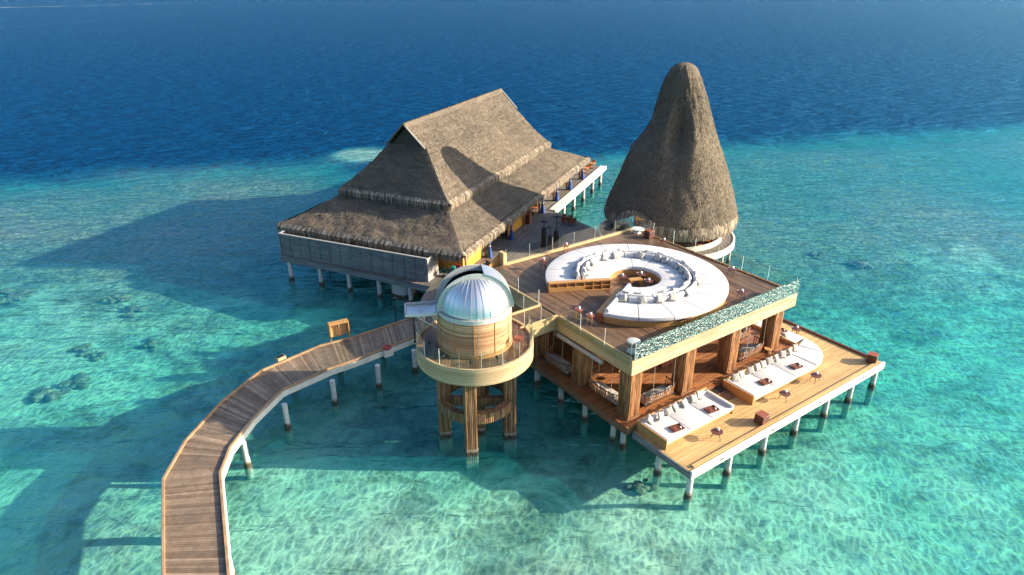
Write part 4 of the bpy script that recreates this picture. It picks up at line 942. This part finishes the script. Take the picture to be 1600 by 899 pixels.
# daybeds
db1 = empty('small_daybed', (0,0,ZT), YD, 'short rectangular white daybed with low walls near the terrace corner', 'daybed')
MB().box(24.5,24.58,19.85,22.1,.003,.62).build('side_panel', 'honey', db1); MB().box(30.3,30.38,19.95,22.1,.003,.62).build('side_panel', 'honey', db1)
MB().box(24.6,30.28,20.0,22.05,.14,.30).build('base', 'rim_wood', db1); MB().box(24.5,30.4,22.07,22.14,.003,.66).build('back_panel', 'rim_wood', db1)
for x in (24.75, 30.1): MB().box(x-.05,x+.05,20.05,20.15,.003,.138).build('leg', 'honey', db1)
for x0, x1 in ((24.62,26.5),(26.52,28.4),(28.42,30.26)): bmobj(soft_box(x0,x1,19.92,21.95,.302,.48,.05), 'mattress', 'white', db1)
bmobj(soft_box(24.56,24.82,19.88,22.02,.30,.64,.07), 'side_bolster', 'white', db1); bmobj(soft_box(30.1,30.34,19.92,22.02,.30,.64,.07), 'side_bolster', 'white', db1)
bmobj(soft_box(24.84,30.08,21.84,22.06,.40,.66,.06), 'back_bolster', 'white', db1)
db2 = empty('long_daybed', (0,0,ZT), YD, 'long white daybed wrapping round the pavilion corner with a rounded end', 'daybed')
ib = [(32.1,22.05),(32.1,19.9),(38.5,19.9)]
cxr, cyr, rr_ = 38.7, 22.5, 2.62
arc = [(cxr+rr_*math.cos(R(a)), cyr+rr_*math.sin(R(a))) for a in range(-90, 1, 10)]
outl = ib+arc+[(41.32,27.0),(39.95,27.0),(39.95,22.05)]
MB().prism(outl, .14, .30).build('base', 'rim_wood', db2)
MB().box(32.0,32.08,19.8,22.1,.003,.62).build('side_panel', 'honey', db2); MB().box(32.09,39.85,22.07,22.14,.003,.60).build('back_panel', 'rim_wood', db2)
MB().box(39.88,39.94,22.2,27,.003,.60).build('back_panel', 'rim_wood', db2)
for x, y in ((32.3,20.1),(35.5,20.05),(38.6,20.1),(41.0,22.6)): MB().box(x-.05,x+.05,y-.05,y+.05,.003,.138).build('leg', 'honey', db2)
for x0, x1 in ((32.14,34.2),(34.22,36.3),(36.32,38.55)): bmobj(soft_box(x0,x1,19.8,21.98,.302,.48,.05), 'mattress', 'white', db2)
for a0, a1 in ((-90,-45),(-45,0)):
    P_ = [(cxr,22.0 if a0==-90 else cyr)]+[(cxr+rr_*math.cos(R(a)), cyr+rr_*math.sin(R(a))) for a in [a0+(a1-a0)*k/8 for k in range(9)]]
    if a0 == -90: P_ = [(38.58,21.98)]+P_[1:]+[(39.96,22.06)]
    else: P_ = [(39.98,22.1)]+[(x,y) for x, y in P_[1:]]
    m_ = MB().prism(P_, .302, .48); m_.build('mattress', 'white', db2, bevel=.045)
for y0, y1 in ((22.52,24.7),(24.72,26.9)): bmobj(soft_box(39.98,41.32,y0,y1,.302,.48,.05), 'mattress', 'white', db2)
bmobj(soft_box(32.09,32.34,19.86,22.02,.30,.64,.07), 'side_bolster', 'white', db2)
for x, nm, k, n_, grp in ((25.2,'short daybed',.7,8,'pillows along the short daybed'),(32.75,'long daybed',.70,10,'pillows along the long daybed')):
    for i in range(n_):
        if nm == 'short daybed' and i > 6: continue
        xx = x+k*i+rndp.uniform(-.1,.1); pillow(DW(xx, (21.62 if nm[0]=='s' else 21.68)+rndp.uniform(-.1,.03), ZT+.485), YD-PI/2+R(rndp.uniform(-28,28)), rndp.uniform(26,46), f'{ords[i]} pale pillow from the left along the back of the {nm}', grp, 1.02)
for x, y, lb in ((40.25,23.4,'pale pillow on the far arm of the long daybed, nearest its corner'),(40.3,24.3,'pale pillow on the far arm of the long daybed, further from its corner')):
    pillow(DW(x, y, ZT+.485), YD, 45, lb, 'pillows along the long daybed')
P_tr = empty('serving_tray'); MB().box(-.36,.36,-.24,.24,.003,.03).build('tray_board', 'brown', P_tr)
tr_ = MB(); tr_.box(-.38,.38,-.26,-.241,.0,.09); tr_.box(-.38,.38,.241,.26,.0,.09); tr_.box(-.38,-.361,-.24,.24,.0,.09); tr_.box(.361,.38,-.24,.24,.0,.09); tr_.build('tray_rim', 'brown', P_tr)
MB().lathe([(0,.031),(.05,.031),(.06,.1),(.04,.14),(0,.14)], (.2,-.1,0), 14).build('cup', 'porcelain', P_tr); MB().box(-.2,.05,-.12,.1,.031,.05).build('folded_menu', 'redwood', P_tr)
for a, y, lb in ((25.95,20.45,'dark tray lying on the left part of the short daybed'),(29.0,20.5,'dark tray lying on the right part of the short daybed'),
    (34.1,20.5,'dark tray lying on the left half of the long daybed'),(37.35,20.5,'dark tray lying on the right half of the long daybed'),(40.75,24.0,'dark tray on the far arm of the long daybed')):
    place(P_tr, used, DW(a, y, ZT+.49), YD+R(-8), lb, 'tray', 'dark trays on the daybeds')

# hanging slatted sofas
def swing(loc, rz, label):
    t = empty('hanging_sofa', loc, rz, label, 'hanging sofa', 'slatted hanging sofas in the lower lounge')
    L, D_ = 1.25, .48
    MB().box(-L,L,-D_,D_,.20,.26).build('seat_frame', 'black', t); bmobj(soft_box(-L+.05,L-.05,-D_+.05,D_-.04,.262,.45,.05), 'seat_cushion', 'pillow', t)
    path = [(-L-.12,-D_*.95,.95),(-L-.02,D_*.9,.98),(-L*.6,D_+.18,1.0),(0,D_+.24,1.0),(L*.6,D_+.18,1.0),(L+.02,D_*.9,.98),(L+.12,-D_*.95,.95)]
    fr = MB()
    for p, q in zip(path, path[1:]): fr.tube(p, q, .03, .03, 8)
    fr.build('top_rail', 'black', t)
    sl = MB()
    seg = []
    for p, q in zip(path, path[1:]):
        p, q = Vector(p), Vector(q); k = max(2, int((q-p).length/.15))
        for i in range(k): seg.append(p.lerp(q, (i+.5)/k))
    for p in seg:
        b_ = Vector((max(-L,min(L,p.x*.93)), max(-D_,min(D_+.06,p.y*.9)), .22)); sl.bar(b_, p, .05, .025, (0,1,0) if abs(p.x) < L*.8 else (1,0,0))
    o = sl.build('slats', 'swing', t); 
    for x, y in ((-L-.05,-D_*.8),(L+.05,-D_*.8),(-L*.7,D_+.15),(L*.7,D_+.15)): MB().tube((x,y,.95),(x*.96,y*.9,6.08-ZL),.012,.012,6).build('rope', 'rope', t)
    for x in (-.7,.0,.7): bmobj(soft_box(x-.3,x+.3,D_-.16,D_-.0,.46,.86,.07), 'back_cushion', 'pillow', t)
    return t
swing(DW(24.8,29.45,ZL), YD+PI/2, 'hanging slatted sofa on the left side, between the second and third columns')
swing(DW(25.0,25.15,ZL), YD+PI/2, 'hanging slatted sofa on the left side, next to the front corner column')
swing(DW(27.15,23.35,ZL), YD+PI, 'hanging slatted sofa on the front side, right of the corner column')
swing(DW(35.9,23.4,ZL), YD+PI, 'hanging slatted sofa on the front side, left of the last column')
swing(DW(37.6,26.0,ZL), YD-PI/2, 'hanging slatted sofa in the right bay behind the last column')
used2 = set(); P_os = stool_proto('wooden_stool', None, 3, .24, .5, 'honey')
for a, y, lb in ((37.25,22.65,'orange wooden stool at the foot of the last front column'),(27.2,26.2,'honey wooden stool behind the corner hanging sofas')):
    place(P_os, used2, DW(a, y, ZL), 0, lb, 'stool')
bl = empty('rolled_blind', (0,0,0), YD, 'rolled pale canvas blind hanging below the left fascia of the pavilion', 'blind')
MB().tube((24.12,24.9,5.2),(24.12,29.0,5.2),.13,.13,14).build('canvas_roll', 'pillow', bl)
for y in (25.4,27,28.6): MB().lathe([(.135,-.02),(.145,0),(.135,.02)], (0,0,0), 12).build('strap', 'rope', bl, (24.12,y,5.2)).rotation_euler.x = PI/2

# black gas heaters and furniture on the grey deck
def heater(x, y, hb, ht, label):
    t = empty('patio_heater', (x, y, ZP), 0, label, 'patio heater', 'black patio heaters')
    MB().lathe([(0,0),(.27,0),(.27,.06),(.24,.08),(.24,hb),(.18,hb+.06),(0,hb+.06)], (0,0,0), 20).build('body', 'black', t); MB().tube((0,0,hb+.06),(0,0,ht-.12),.045).build('pole', 'black', t)
    MB().lathe([(0,ht),(.15,ht-.01),(.42,ht-.12),(.40,ht-.14),(.12,ht-.06)], (0,0,0), 24).build('reflector_hood', 'black', t); return t
heater(2.97,59.7,1.95,2.7,'black patio heater standing leftmost of the three on the grey deck')
heater(4.15,59.9,1.6,3.1,'black patio heater with the tallest pole, rightmost of the three')
heater(3.55,59.0,1.45,2.35,'shortest black patio heater in front of the other two')
def lounge_chair(loc, rz, label, mat='redwood', group=None):
    t = empty('round_armchair', loc, rz, label, 'armchair', group)
    MB().lathe([(0,.3),(.42,.3),(.44,.36),(.42,.42),(0,.42)], (0,0,0), 24).build('seat', mat, t)
    MB().ringseg(.42,.50,.34,.85,R(-115),R(115),20).build('backrest', mat, t)
    for a in (45,135,225,315): MB().tube((.32*math.cos(R(a)),.32*math.sin(R(a)),.3),(.38*math.cos(R(a)),.38*math.sin(R(a)),0),.025).build('leg', 'black', t)
    return t
lounge_chair((5.5,66.5,ZP), R(200), 'dark red curved armchair alone at the edge of the grey deck', 'redwood')
lounge_chair((6.2,66.1,ZP), R(200), 'second dark red armchair at the very edge of the grey deck', 'redwood')
bc = empty('wooden_cabinet', HW(16.55,17.2,ZP), YH, 'narrow red-brown cabinet at the end of the shaded orange wall', 'cabinet')
MB().box(-.25,.25,-.3,.3,0,.95).build('body', 'brown', bc); MB().box(-.28,.28,-.33,.33,.953,1.0).build('top', 'redwood', bc); MB().box(.251,.27,-.27,.27,.05,.9).build('door', 'redwood', bc)
def dining(u, v, label, mat='orangewood', nchair=2):
    p = HW(u, v, ZP); t = empty('dining_table', p, YH, label, 'table', 'wooden tables on the veranda')
    MB().box(-.4,.4,-.4,.4,.70,.75).build('table_top', mat, t); MB().tube((0,0,0),(0,0,.698),.05).build('leg', 'black', t); MB().lathe([(0,0),(.28,0),(.28,.03),(0,.03)], (0,0,0), 16).build('foot', 'black', t)
def chair_proto():
    t = empty('dining_chair'); MB().box(-.24,.24,-.24,.24,.42,.47).build('seat', 'orangewood', t); MB().box(-.24,-.19,-.24,.24,.5,.92).build('backrest', 'orangewood', t)
    for x in (-.21,.21):
        for y in (-.21,.21): MB().tube((x,y,0),(x,y,.42),.022).build('leg', 'orangewood', t)
    return t
MT['orangewood'] = plain('orange_oiled_wood', (.50,.17,.045), .5, 0, .15, 5)
P_ch = chair_proto(); used3 = set()
for i, (u, v, w) in enumerate(((15.9,20.0,'nearest'),(15.4,23.2,'second'),(15.4,27.7,'third'),(15.5,32.4,'fourth'),(16.2,37.6,'fifth'),(16.3,40.2,'last'))):
    dining(u, v, f'orange wooden table, {w} along the sunlit veranda')
    for s_ in (1, -1): place(P_ch, used3, HW(u, v+s_*.75, ZP), YH+PI/2*(1 if s_ < 0 else -1), f"orange chair on the {'far' if s_ > 0 else 'near'} side of the {w} veranda table", 'chair', 'orange chairs on the veranda')
wt = empty('white_counter', HW(1.7,3.75,ZP), YH, 'long white counter behind the left end of the grey screen', 'counter')
MB().box(-1.65,1.65,-.5,.5,.84,.92).build('counter_top', 'white', wt); MB().box(-1.5,1.5,-.4,.4,0,.837).build('cabinet', 'white_wood', wt)
tw = tag(bmobj(soft_box(-.35,.35,-.2,.2,0,.12,.05), 'folded_towel', 'red', None, HW(1.75,3.8,ZP+.925)), 'bright red folded towel lying on the white counter', 'towel'); tw.rotation_euler.z = YH+.2
# bicycle by the shaded orange wall
bk = empty('bicycle', HW(15.2,1.9,ZP), YH+R(15), 'teal bicycle parked in the shade by the orange corner wall', 'bicycle')
def wheel(x):
    w = MB(); n = 28; rr = .33
    vs = [(x+(rr+.025*math.cos(2*PI*q/6))*math.cos(2*PI*i/n), .025*math.sin(2*PI*q/6), rr+.02+(rr+.025*math.cos(2*PI*q/6))*math.sin(2*PI*i/n)) for i in range(n) for q in range(6)]
    w.add(vs, [(6*i+q, 6*((i+1)%n)+q, 6*((i+1)%n)+(q+1)%6, 6*i+(q+1)%6) for i in range(n) for q in range(6)]); o = w.build('wheel', 'black', bk)
    s_ = MB()
    for i in range(8): s_.tube((x,0,.35),(x+.32*math.cos(PI*i/4),0,.35+.32*math.sin(PI*i/4)),.006,.006,4)
    s_.build('spokes', 'edge', o)
wheel(-.52); wheel(.52)
fr = MB(); 
for p, q in (((-.52,0,.35),(-.1,0,.38)),((-.1,0,.38),(-.22,0,.82)),((-.22,0,.78),(.36,0,.82)),((-.1,0,.38),(.36,0,.75)),((.52,0,.35),(.34,0,.95)),((-.52,0,.35),(-.2,0,.75))): fr.tube(p, q, .03)
fr.build('frame', 'teal', bk); MB().tube((.3,-.28,1.0),(.3,.28,1.0),.018).build('handlebar', 'black', bk); MB().box(-.34,-.1,-.08,.08,.86,.91).build('saddle', 'black', bk)
MB().box(.5,.78,-.2,.2,.75,1.0).build('basket', 'teal', bk)
rb_ = empty('red_beach_chair', HW(16.0,2.3,ZP), YH, 'red folding chair beside the teal bicycle', 'chair')
MB().box(-.25,.25,-.25,.25,.40,.45).build('seat', 'red', rb_); MB().box(-.25,.25,.2,.25,.47,1.0).build('backrest', 'red', rb_)
for x in (-.22,.22):
    for y in (-.22,.22): MB().tube((x,y,0),(x,y,.4),.018).build('leg', 'edge', rb_)
mp = empty('mooring_post', (9.65,61.9,0), 0, 'dark-capped brown timber post at the back corner of the grey deck', 'post')
MB().tube((0,0,-2.5),(0,0,3.5),.2,.18,12).build('post', 'slat_old', mp); MB().tube((0,0,3.503),(0,0,3.95),.2,.2,12).build('cap', 'black', mp)
# boardwalk fittings
sg = empty('timber_shower_screen', (-12.3,42.75,ZW), math.atan2(.62,.78)-R(10), 'box-framed wooden shower screen on the far side of the boardwalk', 'screen')
MB().box(-.62,.62,.2,.26,.0,1.1).build('back_board', 'rim_wood', sg); MB().box(-.7,.7,-.2,.28,1.1,1.19).build('top_board', 'honey', sg)
for x in (-.70,.63): MB().box(x,x+.07,-.2,.28,-.1,1.097).build('side_board', 'honey', sg)
MB().box(-.06,.06,.0,.1,.0,1.05).build('shower_post', 'slat', sg); MB().tube((0,-.02,.95),(0,-.12,.95),.03).build('shower_head', 'edge', sg)
lb_ = empty('junction_box', (-15.62,39.75,ZW-.1), R(50), 'small weathered box fixed outside the boardwalk kerb', 'box')
MB().box(-.3,.3,-.2,.2,0,.25).build('body', 'rim_wood', lb_); MB().box(-.24,.24,-.14,.14,.253,.29).build('dark_lid', 'black', lb_); MB().bar((0,-.5,-.15),(0,0,.05),.06).build('bracket', 'edge', lb_)
lr = empty('life_ring_box', (-8.62,41.0,ZW-.25), R(41), 'red and white life ring box hung on the near side of the boardwalk', 'life ring')
n=24; MB().add([((.24+.07*math.cos(2*PI*q/8))*math.cos(2*PI*i/n), (.24+.07*math.cos(2*PI*q/8))*math.sin(2*PI*i/n), .38+.07*math.sin(2*PI*q/8)) for i in range(n) for q in range(8)], [(8*i+q, 8*((i+1)%n)+q, 8*((i+1)%n)+(q+1)%8, 8*i+(q+1)%8) for i in range(n) for q in range(8)]).build('ring', 'red', lr)
MB().box(-.33,.33,-.22,.22,-.25,.3).build('box', 'white_wood', lr)
def lamp(x, y, h, label):
    t = empty('lamp_post', (x, y, ZW-.1), 0, label, 'lamp post', 'slim black lamp posts')
    MB().tube((0,0,0),(0,0,h),.05,.04).build('pole', 'black', t); MB().lathe([(0,h+.22),(.16,h+.16),(.12,h),(0,h)], (0,0,0), 12).build('lamp_head', 'black', t); MB().lathe([(0,0),(.12,0),(.1,.1),(0,.1)], (0,0,0), 12).build('base', 'black', t)
lamp(-6.85,42.15,2.25,'slim black lamp post where the boardwalk passes the observatory, near side')
lamp(-8.65,45.1,1.9,'slim black lamp post on the far side of the boardwalk by the dark water')
# small uplights on the observatory platform
for i, (a, lb) in enumerate(((-60,'small black floor lamp on the observatory platform, front right'),(-92,'small black floor lamp on the observatory platform, in front of the drum'),(-128,'small black floor lamp on the observatory platform, front left'),(-165,'small black floor lamp on the observatory platform, left side'))):
    t = empty('floor_lamp', (OX+2.7*math.cos(R(a)), OY+2.7*math.sin(R(a)), 6.403), R(a), lb, 'lamp', 'black floor lamps around the drum')
    MB().tube((0,0,.0),(0,0,.16),.03).build('stem', 'black', t); MB().tube((.03,0,.2),(-.12,0,.28),.09,.07,12).build('lamp_head', 'black', t)
pr = place(P_ht, {'x'} if False else used, (OX+2.72*math.cos(R(-20)), OY+2.72*math.sin(R(-20)), 6.403), 0, 'white-topped stool on the right side of the observatory platform', 'stool')
# inside the cone tower
for i, (x, y, m_, lb) in enumerate(((18.6,60.6,'orangewood','orange armchair under the right side of the cone tower'),(17.3,59.6,'redwood','dark armchair at the front of the cone tower ring'),(19.9,61.6,'redwood','dark armchair at the right of the cone tower ring'))):
    lounge_chair((x, y, ZP+.01), R(100), lb, m_)
# drop placeholders that were never placed
